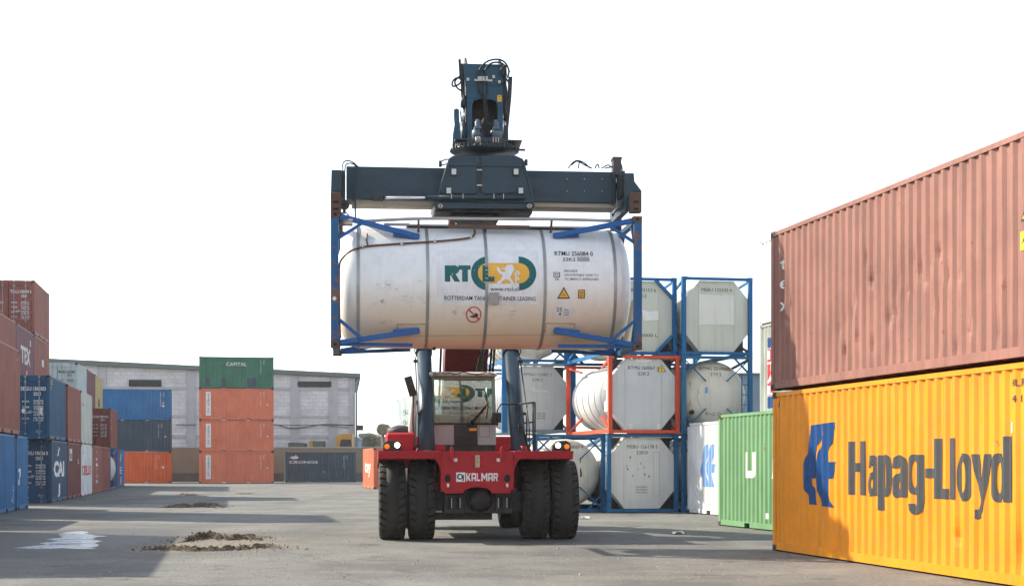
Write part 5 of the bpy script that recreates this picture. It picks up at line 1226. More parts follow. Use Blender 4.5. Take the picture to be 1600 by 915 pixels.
# boom
bp0 = Vector((0.12, 7.0, 3.2)); bp1 = Vector((-0.02, -1.25, 9.1)); bd = (bp1-bp0).normalized(); up_ = Vector((1, 0, 0)).cross(bd).normalized()
def bpt(t): return bp0 + bd*t
BL = (bp1-bp0).length
m_ = MB(); m_.beam(bpt(-0.4), bpt(6.3), 1.06, 1.0, (0, 0, 1)); m_.beam(bpt(6.05), bpt(6.32), 1.1, 1.08); m_.beam(bpt(1.5), bpt(1.7), 1.06, 1.04); bo = m_.build('boom_base', paint('grimy shaded boom red', (0.10, 0.012, 0.014), 0.5, var=0.2, dirt=0.15, spec=0.3), RS, 0.02)  # boom red made darker in its colour for the shaded underside
MB().beam(bpt(6.2), bp1+bd*0.0, 0.80, 0.76).build('boom_extension', BOOMB, RS, 0.015)
m_ = MB()
for dx, dz in ((-0.62, 0.1), (0.6, 0.15), (0.66, 0.0)): m_.tube([bpt(0.5)+Vector((dx, 0, -0.5+dz)), bpt(2.5)+Vector((dx*1.02, 0, -0.62+dz)), bpt(4.5)+Vector((dx, 0, -0.4+dz))], 0.03, 8, 4)
for k in range(4): m_.tube([rp_(741+k*3, 600, 3.4), rp_(749+2*k, 560, 3.2), rp_(757-k*2, 546, 3.4), rp_(750-k*3, 536, 3.9)], 0.022, 8, 5)
m_.build('boom_hoses', HOSE, bo)
for s in (-1, 1): MB().prism([(2.9, 4.6), (4.4, 5.1), (4.2, 6.6), (3.4, 6.4)], 'x', min(s*0.56, s*0.8)-0.03, max(s*0.56, s*0.8)-0.03).build('cylinder_bracket', SLATE, bo, 0.02)
# boom head: side plates and front plate with the arched opening
YH = -2.05
def q_(px, py, y=YH): return rl(px, py, y)
X0, ZT = q_(723.5, 99.5); X1, _ = q_(786, 99.5); XB0, ZB = q_(731, 226); XB1, _ = q_(786.5, 226)
ZM = q_(750, 177)[1]; XM0 = q_(730.5, 177)[0]
outer = [(X0, ZT), (X1, ZT), (q_(786.5, 178)[0], ZM), (XB1-0.01, ZB), (XB0, ZB), (XM0, ZM)]
ac = q_(757.5, 170)[0]; zA = q_(757, 155)[1]; ha = (q_(778, 200)[0]-q_(738, 200)[0])/2
arch = [(ac-ha, ZB+0.02), (ac-ha, zA-0.14)] + [(ac-ha+0.14*(1-math.cos(a)), zA-0.14+0.14*math.sin(a)) for a in (0.5, 1.0, 1.57)] + [(ac+ha-0.14*(1-math.cos(a)), zA-0.14+0.14*math.sin(a)) for a in (1.57, 1.0, 0.5)] + [(ac+ha, zA-0.14), (ac+ha, ZB+0.02)]
# front plate in pieces around the arch
m_ = MB()
m_.prism([(X0, ZT), (X1, ZT), (q_(786.5, 178)[0], zA), (XM0-0.01, zA)], 'y', YH, YH+0.04)
m_.prism([(XM0-0.01, zA-0.002), (XB0, ZB), (ac-ha, ZB), (ac-ha, zA-0.14), (ac-ha+0.04, zA-0.04), (ac-ha+0.14, zA-0.002)], 'y', YH+0.001, YH+0.04)
m_.prism([(XB1-0.01, ZB), (q_(786.5, 178)[0], zA-0.002), (ac+ha-0.14, zA-0.002), (ac+ha-0.04, zA-0.04), (ac+ha, zA-0.14), (ac+ha, ZB)], 'y', YH+0.001, YH+0.04)
hd = m_.build('boom_head', BOOMB, RS)
m_ = MB()
sp = [(YH+0.041, ZT-0.01), (YH+0.5, ZT+0.25), (-0.9, ZT-0.1), (-0.7, ZT-0.9), (-1.1, ZB+0.5), (YH+0.6, ZB), (YH+0.041, ZB)]
m_.prism(sp, 'x', X0+0.06, X0+0.1); m_.prism(sp, 'x', X1-0.05, X1-0.01); m_.box(X0+0.11, X1-0.06, YH+0.5, YH+0.54, ZB+0.1, ZT-0.1); m_.box(X0+0.11, X1-0.06, YH+0.05, -1.0, ZT-0.06, ZT-0.02)
m_.build('head_side_plates', DK, hd)
m_ = MB(); x_, z_ = q_(700, 168); zq_ = q_(700, 133)[1]; m_.box(X0+0.03, X1-0.02, YH-0.012, YH-0.002, zq_+0.0, zq_+0.012); m_.build('weld_seam', SLATE, hd)
stx, stz = q_(780.5, 154); decal('sticker', *poly2d(rect(stx-0.045, stx+0.045, stz-0.065, stz+0.065)), lambda a, b_: Vector((a, YH-0.006, b_)), YEL, hd)
decal('sticker', *poly2d([(stx-0.025, stz-0.04), (stx+0.025, stz-0.03), (stx+0.01, stz-0.015)]), lambda a, b_: Vector((a, YH-0.009, b_)), BLACKTX, hd); decal('sticker', *poly2d([(stx-0.025, stz+0.02), (stx+0.025, stz+0.02), (stx, stz+0.045)]), lambda a, b_: Vector((a, YH-0.009, b_)), BLACKTX, hd)
# valve blocks and pipes on the head
m_ = MB()
A = q_(741, 127); B = q_(769, 125); m_.box(A[0], B[0], YH-0.05, YH-0.013, A[1]-0.01, A[1]+0.03)
for px in (747.5, 751, 755, 760): a = q_(px, 125); m_.cbox((a[0], YH-0.07, a[1]), (0.04, 0.07, 0.09))
for px, py in ((731, 125), (780, 129), (771, 121)): a = q_(px, py); m_.cbox((a[0], YH-0.03, a[1]), (0.05, 0.04, 0.06))
m_.build('valve_block', STEELC, hd)
m_ = MB()
for a_ in ([(748, 128), (748, 140), (755, 155), (757, 172), (760, 186)], [(755, 128), (754.5, 142), (757, 158), (760, 175), (761, 187)], [(761, 128), (761.5, 142), (759.5, 158), (762, 175), (763, 187)]):
    m_.tube([rp_(p, r_, YH-0.09) for p, r_ in a_], 0.016, 8, 4)
for a_ in ([(748, 118), (750, 108), (760, 97), (775, 93), (788, 97), (795, 110), (793, 122)], [(758, 118), (759, 108), (768, 99), (781, 98), (789, 104), (791, 118)], [(746, 112), (752, 110), (757, 112)], [(786, 118), (783, 112), (785, 106), (792, 103), (796, 113)],
           [(726, 125), (714, 122), (707, 128), (708, 135), (718, 131), (722, 121)], [(720, 118), (711, 127), (714, 137), (723, 144), (725, 152), (721, 160)], [(784, 128), (790, 133), (792, 150), (790, 168), (792, 182)], [(788, 120), (795, 130), (796, 145), (793, 158)]):
    m_.tube([rp_(p, r_, YH-0.1) for p, r_ in a_], 0.018, 8, 6)
m_.build('head_hoses', HOSE, hd)
# damping cylinders and levers beside the head
m_ = MB(); m_.beam(rp_(718, 93, YH+0.1), rp_(720, 125, YH+0.1), 0.05, 0.05, (0, 1, 0)); m_.beam(rp_(722, 100, YH+0.1), rp_(724, 170, YH+0.1), 0.08, 0.06, (0, 1, 0)); m_.build('head_strut', DK, RS)
m_ = MB(); m_.tube([rp_(724, 166, YH+0.05), rp_(724.5, 192, YH+0.05)], 0.035, 12); m_.tube([rp_(719.5, 175, YH+0.2), rp_(722, 226, YH+0.2)], 0.03, 12); dc = m_.build('damping_rod', CHR, RS)
m_ = MB(); m_.tube([rp_(724.5, 192, YH+0.05), rp_(725, 226, YH+0.05)], 0.055, 14); m_.tube([rp_(723.5, 150, YH+0.05), rp_(724, 167, YH+0.05)], 0.055, 14); m_.build('damping_cylinder', SLATE, dc)
pl = [(709, 172), (712.5, 170), (717, 172), (719, 200), (719.5, 236), (706, 236), (707.5, 210), (710, 195), (709, 184)]
MB().prism([q_(*p) for p in pl], 'y', YH-0.05, YH-0.0).build('hook_lever', BOOMB, RS, 0.01)
m_ = MB(); m_.tube([rp_(787.5, 112, YH+0.05), rp_(790, 186, YH+0.05)], 0.045, 12); m_.tube([rp_(787, 104, YH+0.05), rp_(787.5, 120, YH+0.05)], 0.06, 12); m_.build('damping_cylinder', DK, RS)
MB().tube([rp_(788.5, 185, YH+0.05), rp_(790, 226, YH+0.05)], 0.03, 12).build('damping_rod', CHR, RS)
MB().prism([q_(*p) for p in [(796, 118), (801.5, 118), (800, 150), (795, 200), (791.5, 200), (795, 150)]], 'y', YH+0.1, YH+0.3).build('head_strut', paint('dark brown primer', (0.06, 0.045, 0.05), 0.6), RS)
MB().prism([q_(*p) for p in [(787, 196), (794, 196), (794.5, 226), (786, 226)]], 'y', YH-0.02, YH+0.1).build('hook_lever', DK, RS, 0.01)
# rotator: slew ring, motors
YR = -2.0; xr = q_(757, 230)[0]
def zq(py, y=YR): return rl(757, py, y)[1]
m_ = MB()
m_.lathe([(0.001, zq(223)), (0.52, zq(223)), (0.56, zq(226)), (0.56, zq(228)), (0.62, zq(229)), (0.62, zq(232)), (0.58, zq(233)), (0.66, zq(236)), (0.66, zq(239)), (0.001, zq(240))], 'z', (xr, YR, 0), 48)
sr = m_.build('slew_ring', SLATE, RS)
m_ = MB()
for k in range(40): a = 2*math.pi*k/40; m_.cbox((xr+0.60*math.cos(a), YR+0.60*math.sin(a), zq(230.5)), (0.05, 0.05, 0.09), Matrix.Rotation(a, 3, 'Z'))
for k in range(36): a = 2*math.pi*k/36; m_.lathe([(0.001, zq(234.5)), (0.02, zq(234.5)), (0.02, zq(238))], 'z', (xr+0.68*math.cos(a), YR+0.68*math.sin(a), 0), 6)
m_.build('gear_teeth', DK, sr)
m_ = MB(); m_.prism([(xr-0.62, YR-0.5), (xr+0.72, YR-0.45), (xr+0.74, YR+0.3), (xr-0.62, YR+0.4)], 'z', zq(227), zq(225)); m_.build('slew_cover', SLATE, sr)
m_ = MB(); a_ = q_(806, 238); m_.cbox((a_[0], YR-0.3, a_[1]), (0.32, 0.08, 0.03)); m_.build('step_bracket', DK, sr)
for px in (746.5, 775):
    x_ = q_(px, 210, -2.35)[0]; m_ = MB(); Z = lambda py: rl(757, py, -2.35)[1]
    m_.lathe([(0.001, Z(186.5)), (0.035, Z(186.5)), (0.04, Z(189)), (0.06, Z(190)), (0.06, Z(198)), (0.075, Z(199)), (0.085, Z(203)), (0.115, Z(204)), (0.12, Z(213)), (0.10, Z(215)), (0.10, Z(221)), (0.12, Z(222)), (0.12, Z(223.5))], 'z', (x_, -2.32, 0), 24)
    m_.box(x_-0.07, x_+0.07, -2.45, -2.2, Z(203), Z(199)); m_.build('slew_motor', paint('grey blue motor paint', (0.10, 0.14, 0.17), 0.4), sr)
m_ = MB()
for k in range(6): r_ = random.Random(k); m_.tube([rp_(752, 190+k*2, -2.4), rp_(757, 186+r_.uniform(-2, 4), -2.45), rp_(764, 187+r_.uniform(-2, 9), -2.45), rp_(772, 190+k*2.5, -2.4)], 0.010, 6, 5)
for k in range(3): m_.tube([rp_(750, 196+k*3, -2.4), rp_(757, 208+k*3, -2.5), rp_(762, 214, -2.4), rp_(770, 204+k*4, -2.4)], 0.012, 6, 5)
m_.build('motor_hoses', HOSE, sr)
m_ = MB()
for px in (744, 747, 750, 771, 775, 779): a_ = q_(px, 230, -2.62); m_.tube([(a_[0], -2.6, zq(224)), (a_[0], -2.62, zq(234))], 0.012, 6)
m_.build('ring_pins', STEELC, sr)
# spreader
YS = -2.62   # front of the housing
YB = -2.36   # front of the side beams
spd = bpy.data.objects.new('spreader', None); COL.objects.link(spd); spd.parent = RS
def S_(px, py, y=YS): return rl(px, py, y)
hp = [(700.5, 248), (708, 243), (806, 243), (817, 248), (819, 252), (833.5, 312), (836, 324), (831, 326), (680, 326), (677, 316), (684, 300)]
m_ = MB(); m_.prism([S_(*p) for p in hp], 'y', YS, YS+1.3); hs_ = m_.build('spreader_housing', SLATE, spd, 0.012)
m_ = MB(); a, b_ = S_(702, 251); c, d = S_(816, 261); m_.box(a, c, YS-0.02, YS-0.003, d, b_)
pp = [S_(700.5, 262), S_(817.5, 262), S_(822, 262)]; 
m_.prism([S_(684, 303), S_(687, 303), S_(704, 252), S_(701, 252)], 'y', YS-0.03, YS-0.003); m_.prism([S_(831, 310), S_(834, 310), S_(819, 252), S_(816, 252)], 'y', YS-0.03, YS-0.003)
a, b_ = S_(686, 315); c, d = S_(832, 317); m_.box(a, c, YS-0.05, YS-0.003, d, b_)
m_.build('housing_ribs', SLATE, hs_, 0.004)
m_ = MB(); a, b_ = S_(681, 318); c, d = S_(833, 331); m_.box(a, c, YS+0.15, YS+1.15, d, b_-0.01); a, b_ = S_(706, 331); c, d = S_(783, 337); m_.box(a, c, YS+0.3, YS+1.0, d, b_-0.002); m_.build('housing_foot', DK, hs_)
for px, py in ((709, 269), (806, 269), (701, 298.5), (813.5, 298.5)):
    a, b_ = S_(px, py); l_ = MB().box(a-0.062, a+0.062, YS-0.05, YS-0.003, b_-0.075, b_+0.075).build('work_lamp', DK, hs_, 0.01)
    MB().box(a-0.045, a+0.045, YS-0.056, YS-0.051, b_-0.055, b_+0.055).build('lamp_glass', flat('unlit lamp glass', (0.55, 0.57, 0.55), 0.2), l_)
m_ = MB()
for px in (746.5, 751.5): m_.tube([rp_(px, 244, YS-0.02), rp_(px, 299, YS-0.02), rp_(px+(-6 if px < 749 else 6), 303, YS-0.02), rp_(px+(-60 if px < 749 else 55), 301, YS-0.02)], 0.012, 6)
m_.build('hydraulic_pipes', DK, hs_)
m_ = MB()
for py in (266, 290): a, b_ = S_(749, py); m_.box(a-0.05, a+0.05, YS-0.045, YS-0.036, b_-0.012, b_+0.012)
for px in (705, 723, 771, 786): a, b_ = S_(px, 308); m_.box(a-0.007, a+0.007, YS-0.115, YS-0.103, b_-0.05, b_+0.05)
for px in (688, 827): a, b_ = S_(px, 322); m_.lathe([(0.02, -0.03), (0.05, -0.03), (0.05, 0), (0.02, 0)], 'y', (a, YS-0.003, b_), 16)
m_.build('clips', STEELC, hs_)
m_ = MB(); m_.tube([rp_(668, 308.5, YS-0.06), rp_(820, 308.5, YS-0.06)], 0.045, 14); tc_ = m_.build('telescope_cylinder', SLATE, spd)
MB().tube([rp_(599, 309, YS-0.06), rp_(669, 308.7, YS-0.06)], 0.032, 12).build('telescope_rod', CHR, tc_)
MB().cbox(rp_(590, 309, YS-0.06), (0.22, 0.1, 0.12)).build('rod_anchor', DK, tc_, 0.01)
CREAM = paint('tan underside paint', (0.40, 0.36, 0.28), 0.6, var=0.1)  # pale tan for the strip below the slate beams
for s in (-1, 1):
    if s < 0: xa, xb = rl(541, 290, YB)[0], rl(700, 290, YB)[0]
    else: xa, xb = rl(815, 290, YB)[0], rl(963, 290, YB)[0]
    zt_, zb_ = rl(757, 263.5 if s < 0 else 265, YB)[1], rl(757, 314, YB)[1]
    be = MB().box(xa, xb, YB, YB+0.72, zb_, zt_).build('spreader_beam', SLATE, spd, 0.012)
    m_ = MB(); m_.box(xa+0.1, xb, YB+0.06, YB+0.66, zb_-0.085, zb_-0.002); m_.build('slide_rail', CREAM, be)
    px = 555 if s < 0 else 958; a, b_ = rl(px, 258, YB)
    m_ = MB(); m_.box(a-0.015, a+0.015, YB-0.08, YB+0.8, rl(px, 331 if s < 0 else 320, YB)[1], b_ if s < 0 else zt_+0.02); m_.build('guide_flange', SLATE, be)
    # plug plates and bolts
    m_ = MB()
    if s < 0:
        for px in (579, 617): m_ = MB(); a, b_ = rl(px, 290, YB); m_.prism([(a+0.135*math.cos(t*math.pi/14), b_+0.135*math.sin(t*math.pi/14)) for t in range(28)], 'y', YB-0.012, YB-0.001); m_.box(a-0.135, a+0.135, YB-0.018, YB-0.011, b_-0.006, b_+0.003); m_.build('plug_plate', SLATE, be)
    else:
        for px in (886, 913, 941):
            for py in (280, 299): a, b_ = rl(px, py, YB); m_.lathe([(0.001, -0.02), (0.014, -0.02), (0.014, 0)], 'y', (a, YB-0.001, b_), 6)
        m_.build('beam_bolts', STEELC, be)
    # painted out lettering
    if s < 0: rr = [(641, 268, 695, 279), (633, 296, 668, 304)]
    else: rr = [(826, 268, 874, 279), (830, 296, 880, 306)]
    for x0_, y0_, x1_, y1_ in rr:
        a, b_ = rl(x0_, y1_, YB); c, d = rl(x1_, y0_, YB); decal('painted_patch', *poly2d(rect(a, c, b_, d)), lambda u_, v_: Vector((u_, YB-0.004, v_)), paint('darker slate overpaint', (0.028, 0.05, 0.068), 0.5, var=0.2), be)
    # end head
    if s < 0: P_ = [(518, 267), (534, 267), (534, 301), (517, 301)]
    else: P_ = [(974, 272), (989, 272), (990, 285), (1002, 301), (984, 301), (984, 330), (975, 330)]
    eh = MB().prism([rl(*p, YB-0.5) for p in P_], 'y', YB-0.62, YB+1.3).build('end_beam', SLATE, spd, 0.015)
    for yy in (-3.28, -0.95):
        P_ = [(516.5, 301), (533, 301), (533, 332), (516.5, 332)] if s < 0 else [(984.5, 301), (1002, 301), (1002, 332), (984.5, 332)]
        Q = [rl(p, q, -3.2) for p, q in P_]; lg = MB().prism(Q, 'y', yy+0.04, yy+0.24).build('corner_guide', RUST, spd, 0.01)
        xc = sum(q[0] for q in Q)/4
        m_ = MB()
        for py in (316, 327): z_ = rl(525 if s < 0 else 993, py, -3.2)[1]; m_.box(xc-0.05, xc+0.05, yy+0.036, yy+0.039, z_-0.022, z_+0.022)
        m_.build('guide_window', BLACK, lg)
    m_ = MB()
    if s < 0: A_ = [(536, 292, 22), (538, 320, 30)]
    else: A_ = [(970, 285, 20), (977, 320, 30)]
    m_.cbox(rp_(A_[0][0], 290, YB-0.2), (0.09, 0.5, 0.5)); m_.lathe([(0.03, -0.03), (0.10, -0.03), (0.10, 0.03), (0.03, 0.03)], 'y', rp_(A_[1][0], A_[1][1], YB-0.3), 20)
    m_.cbox(rp_(A_[1][0], 325, YB-0.2), (0.06, 0.1, 0.22)); m_.build('twistlock_gear', DK, eh, 0.008)
m_ = MB()
for a_ in ([(536, 268), (536, 255), (543, 251), (552, 254), (562, 262), (575, 264)], [(539, 268), (540, 258), (547, 255), (555, 258), (560, 262)], [(888, 263), (893, 256), (901, 251), (912, 254), (922, 263)], [(893, 258), (902, 252), (914, 258), (925, 263)], [(905, 252), (904, 263)], [(930, 263), (932, 258), (935, 258), (936, 263)], [(940, 263), (950, 258), (956, 261), (963, 255)], [(945, 263), (955, 261), (962, 258)],
           [(966, 254), (971, 258), (972, 270), (968, 280)], [(957, 333), (957, 338), (962, 330), (968, 325), (970, 318)], [(541, 332), (545, 337), (548, 341)], [(690, 252), (697, 249), (703, 250)], [(690, 258), (699, 256)]):
    MB().tube([rp_(p, r_, YB+0.1) for p, r_ in a_], 0.014, 6, 5).build('hose', HOSE, spd)

m_ = MB(); m_.cbox(rp_(963, 263, YB+0.1), (0.16, 0.3, 0.34)); m_.cbox(rp_(963, 249, YB+0.1), (0.19, 0.3, 0.05)); m_.cbox(rp_(968, 280, YB+0.05), (0.1, 0.2, 0.3)); m_.cbox(rp_(969, 292, YB), (0.14, 0.2, 0.14)); m_.build('valve_box', paint('brown grey valve block', (0.07, 0.06, 0.06), 0.5), spd, 0.01)
for p_ in ((688, 256), (822, 254)): MB().cbox(rp_(*p_, YS+0.2), (0.06, 0.08, 0.12)).build('work_lamp', DK, spd, 0.008)
MB().cbox(rp_(971, 273, YB-0.1), (0.03, 0.02, 0.03)).build('red_marker', REDTX, spd)
# handrail and right side steps
m_ = MB(); RAIL = flat('black handrail', (0.02, 0.02, 0.022), 0.4)
for a_ in ([(823, 704), (823, 632)], [(833, 704), (833, 629), (812, 631), (809, 640)], [(836, 704), (836, 629)], [(777, 665), (777, 640), (783, 631), (810, 631)], [(810, 661), (834, 659)], [(812, 631), (836, 628)], [(806, 704), (808, 661)]):
    m_.tube([rp_(p, r_, 0.9) for p, r_ in a_], 0.018, 8)
m_.build('handrail', RAIL, RS)
m_ = MB()
for a_ in ([(811, 662), (816, 668), (823, 690), (826, 704)], [(811, 664), (812, 680), (818, 704)], [(806, 690), (812, 700), (818, 704)]): m_.tube([rp_(p, r_, 0.5) for p, r_ in a_], 0.022, 8, 5)
m_.build('body_hoses', HOSE, RS)
m_ = MB(); A_ = rp_(776, 652, 1.2); m_.cbox(A_, (0.2, 0.2, 0.22)); m_.build('grey_box', DK, RS, 0.02)
m_ = MB(); xa, z_ = rl(676, 696, 0.7); xb, _ = rl(695, 696, 0.7); m_.box(xa, xb, 0.5, 0.9, zt+0.012, z_+0.03); m_.build('cylinder_mount', RED, RS, 0.02); m_ = MB(); xa, z_ = rl(783, 692, 0.7); xb, _ = rl(800, 692, 0.7); m_.box(xa, xb, 0.5, 0.9, zt+0.012, z_-0.06); m_.build('cylinder_mount', RED, RS, 0.02)
m_ = MB(); A_ = rl(818, 702, 0.3); m_.lathe([(0.001, 0.12), (0.07, 0.12), (0.08, 0.0)], 'z', (A_[0], 0.3, zt+0.012), 16); m_.build('filler_cap', RED, RS)

# ------------------------------------------------------------------ the tank container it carries
TR = thing('tank_container', 'white tank container with large green and yellow logo, held up by the reach stacker', 'tank container', (0, 0, 0), YAW)
YT = -2.0
c0_ = Vector((XM - YT*sY, DM + YT*cY, 0))
zb_ = rl(760, 544, YT-1.22)[1]; zt_ = rl(760, 333.8, YT-1.22)[1]
xL = rl(517, 440, YT-1.22)[0]; xR = rl(1003, 440, YT-1.22)[0]; xC = (xL+xR)/2; HX = 3.029; HH = zt_-zb_
TR.location = (XM + cY*xC - sY*YT, DM + sY*xC + cY*YT, zb_)
def tl(px, py, yl=-1.22):
    x, z = rl(px, py, YT+yl); return x-xC, z-zb_
def tp(px, py, yl=-1.22): a, b = tl(px, py, yl); return (a, yl, b)
CFB = paint('chipped blue frame paint', (0.015, 0.10, 0.25), 0.45, var=0.15, rust=0.55, streak=0.2, bump=0.3, scale=0.8, rustcol=(0.20, 0.085, 0.03))
CRU = paint('rusty corner steel', (0.13, 0.075, 0.055), 0.75, var=0.4, rust=0.5, bump=0.4, rustcol=(0.25, 0.11, 0.05))
BRB = paint('bright blue brace paint', (0.012, 0.10, 0.32), 0.4, var=0.12, rust=0.12, streak=0.1)
RZ = HH/2 - 0.02; RR = 1.205
TSH = paint('carried tank white cladding', (0.80, 0.80, 0.785), 0.33, var=0.05, streak=0.10, rust=0.05, bump=0.03, dirt=0.22, dirtcol=(0.50, 0.42, 0.30), spec=0.6)
for sx in (-1, 1):
    for sy in (-1, 1):
        x0, x1 = sorted((sx*HX, sx*(HX-0.15))); y0, y1 = sorted((sy*1.219, sy*1.07)); m_ = MB(); m_.box(x0, x1, y0, y1, 0.119, HH-0.119); m_.build('corner_post', CFB, TR, 0.006)
        for z0, z1 in ((0, 0.118), (HH-0.118, HH)):
            a, b = sorted((sx*(HX+0.003), sx*(HX-0.178))); c, d = sorted((sy*1.222, sy*1.06)); k_ = MB().box(a, b, c, d, z0, z1).build('corner_casting', CRU, TR, 0.008)
            xc, yc, zc_ = (a+b)/2, (c if sy < 0 else d), (z0+z1)/2
            MB().prism([(xc+0.035*math.cos(t*math.pi/6), zc_+0.028*math.sin(t*math.pi/6)) for t in range(12)], 'y', min(yc, yc+sy*0.003), max(yc, yc+sy*0.003)).build('hole', BLACK, k_)
for sx in (-1, 1):
    m_ = MB(); a, b = sorted((sx*(HX-0.02), sx*(HX-0.13)))
    MB().box(a, b, -1.055, 1.055, 0.015, 0.115).build('bottom_rail', CFB, TR, 0.006); MB().box(a, b, -1.055, 1.055, HH-0.11, HH-0.015).build('top_rail', CFB, TR, 0.006)
    for sy in (-1, 1):
        xx = sx*(HX-0.075)
        MB().beam((xx, sy*1.0, 0.62), (xx, sy*0.55, 0.1), 0.08, 0.08, (1, 0, 0)).build('end_brace', CFB, TR); MB().beam((xx, sy*1.0, HH-0.62), (xx, sy*0.55, HH-0.1), 0.08, 0.08, (1, 0, 0)).build('end_brace', CFB, TR)
def surf(z, eps=0.0, R=RR): d = z-RZ; return math.sqrt(max(0.0, (R+eps)**2-d*d))
for sy in (-1, 1):
    for sx, top in ((-1, 1), (1, 1), (-1, 0), (1, 0)):
        px1, py1 = ((655, 369) if sx < 0 else (866, 367)) if top else ((655, 516) if sx < 0 else (866, 516))
        x1, z1 = tl(px1, py1, -0.9); y1 = sy*(surf(z1)+0.03)
        x0 = sx*(HX-0.17); z0 = HH-0.08 if top else 0.10
        br = MB().beam((x0, sy*1.13, z0), (x1, y1, z1), 0.10, 0.10).build('brace', BRB, TR, 0.006)
        MB().beam((x1-sx*-0.02, y1, z1), (x1+sx*0.5, y1+sy*0.035, z1+(z0-z1)*0.2), 0.14, 0.12).build('brace_foot', BRB, br, 0.008)
        MB().beam((sx*(HX-0.15), sy*1.14, (HH-0.5 if top else 0.55)), (sx*(HX-0.62), sy*1.1, (HH-0.19 if top else 0.16)), 0.06, 0.06).build('knee_brace', BRB, TR)
    for sx in (-1, 1): MB().beam((sx*(HX-0.18), sy*1.1, 0.07), (sx*1.45, sy*0.62, 0.10), 0.08, 0.07).build('lower_brace', BRB, TR)
# shell
HE = 2.955; pr = [(0.001, -HE), (0.30, -HE+0.005), (0.62, -HE+0.05)]
for k in range(0, 9): a = k/8*math.pi/2; pr.append((0.74+(RR-0.74)*math.sin(a), -HE+0.09+0.42*(1-math.cos(a))))
pr = pr + [(r_, -t_) for r_, t_ in reversed(pr)]
def bounce_tint(m, z0, z1, col, amt):  # warm ground bounce painted into the lower shell as a tan gradient
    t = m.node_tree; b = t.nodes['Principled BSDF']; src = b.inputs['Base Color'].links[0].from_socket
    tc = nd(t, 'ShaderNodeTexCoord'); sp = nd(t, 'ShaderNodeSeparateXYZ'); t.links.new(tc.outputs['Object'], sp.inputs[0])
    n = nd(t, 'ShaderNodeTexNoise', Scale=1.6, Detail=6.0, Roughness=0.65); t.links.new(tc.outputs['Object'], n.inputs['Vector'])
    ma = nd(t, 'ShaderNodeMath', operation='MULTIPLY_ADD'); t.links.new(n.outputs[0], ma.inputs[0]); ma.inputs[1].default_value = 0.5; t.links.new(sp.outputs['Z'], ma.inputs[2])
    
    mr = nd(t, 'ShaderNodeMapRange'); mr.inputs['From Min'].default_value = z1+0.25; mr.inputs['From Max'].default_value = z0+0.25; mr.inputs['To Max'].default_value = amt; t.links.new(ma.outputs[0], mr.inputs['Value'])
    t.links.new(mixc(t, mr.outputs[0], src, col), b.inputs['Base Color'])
bounce_tint(TSH, 0.35, 1.15, (0.74, 0.56, 0.36), 0.8)
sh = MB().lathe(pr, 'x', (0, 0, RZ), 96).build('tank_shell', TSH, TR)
BND = paint('dull steel band', (0.34, 0.35, 0.34), 0.4, 0.5, var=0.25, streak=0.2)
for px in (559.5, 668.5, 760.5, 852, 962):
    x_ = tl(px, 440, -1.2)[0]; o = MB().lathe([(RR+0.002, -0.030), (RR+0.010, -0.028), (RR+0.010, 0.028), (RR+0.002, 0.030)], 'x', (x_, 0, RZ), 96, smooth=False).build('strap_band', BND, sh)
m_ = MB()
for px in (619, 716, 910): x_ = tl(px, 440, -1.2)[0]; m_.lathe([(RR+0.001, -0.006), (RR+0.003, 0), (RR+0.001, 0.006)], 'x', (x_, 0, RZ), 96)
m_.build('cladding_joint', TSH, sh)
# saddle outlines
m_ = MB()
for a, b, y0, y1 in ((621, 666, 505, 517), (855, 900, 504, 517)):
    x0, z0 = tl(a, y1, -1.1); x1, z1 = tl(b, y0, -1.1)
    for P_ in ([(x0, z0), (x0, z1)], [(x0, z1), (x1, z1)], [(x1, z1), (x1, z0)]): m_.tube([(x, -surf(z)-0.004, z) for x, z in P_], 0.008, 5)
x0, z0 = tl(700, 520, -1.1); m_.tube([(x_, -surf(0.30+0.02*math.sin(x_))-0.003, 0.30+0.02*math.sin(x_)) for x_ in [-2.3+0.1*k for k in range(47)]], 0.005, 4)
m_.build('cladding_seam', GALV, sh)
# walkway along the top, pipes
WALK = paint('weathered aluminium walkway', (0.42, 0.41, 0.39), 0.5, 0.3, var=0.2)
m_ = MB(); zz = HH-0.06
m_.tube([tp(563, 346, -0.75), tp(655, 341.5, -0.75), tp(760, 342, -0.75), tp(870, 342.5, -0.75), tp(955, 345, -0.75)], 0.032, 8, 4); m_.tube([tp(600, 350.5, -0.7), tp(640, 351, -0.7)], 0.03, 8)
m_.box(-1.55, 2.2, -0.35, 0.35, HH-0.115, HH-0.085); m_.build('walkway', WALK, TR)
m_ = MB()
for px in (654, 759, 862): a = tp(px, 344, -0.72); b = tp(px, 362, -0.72); m_.beam(a, (b[0], -surf(b[2])-0.01, b[2]), 0.045, 0.03)
a, z_ = tl(700, 347, -0.7); b, _ = tl(827, 347, -0.7); m_.box(a, b, -0.74, -0.7, HH-0.21, HH-0.14); m_.build('walkway_bracket', CRU, TR)
def onsh(px, py, e=0.03): 
    x, z = tl(px, py, -1.15); return (x, -surf(z, e), z)
m_ = MB(); pts = [onsh(745, 352), onsh(744, 360), onsh(737, 367), onsh(715, 371), onsh(680, 374.5), onsh(640, 377.5), onsh(600, 380.5), onsh(575, 383), onsh(558, 387)]
pts += [tp(545, 394, -1.12), tp(534, 405, -1.1), tp(530.5, 415, -1.08), tp(530, 445, -1.05), tp(530.5, 500, -1.05), tp(532, 528, -1.05)]
m_.tube(pts, 0.019, 8, 3)
m_.tube([onsh(575, 383, 0.02), onsh(573, 372, 0.02), onsh(574, 360, 0.02)], 0.015, 6)
m_.build('drain_pipe', paint('rust brown pipe', (0.14, 0.055, 0.025), 0.7, var=0.4), TR)
m_ = MB()
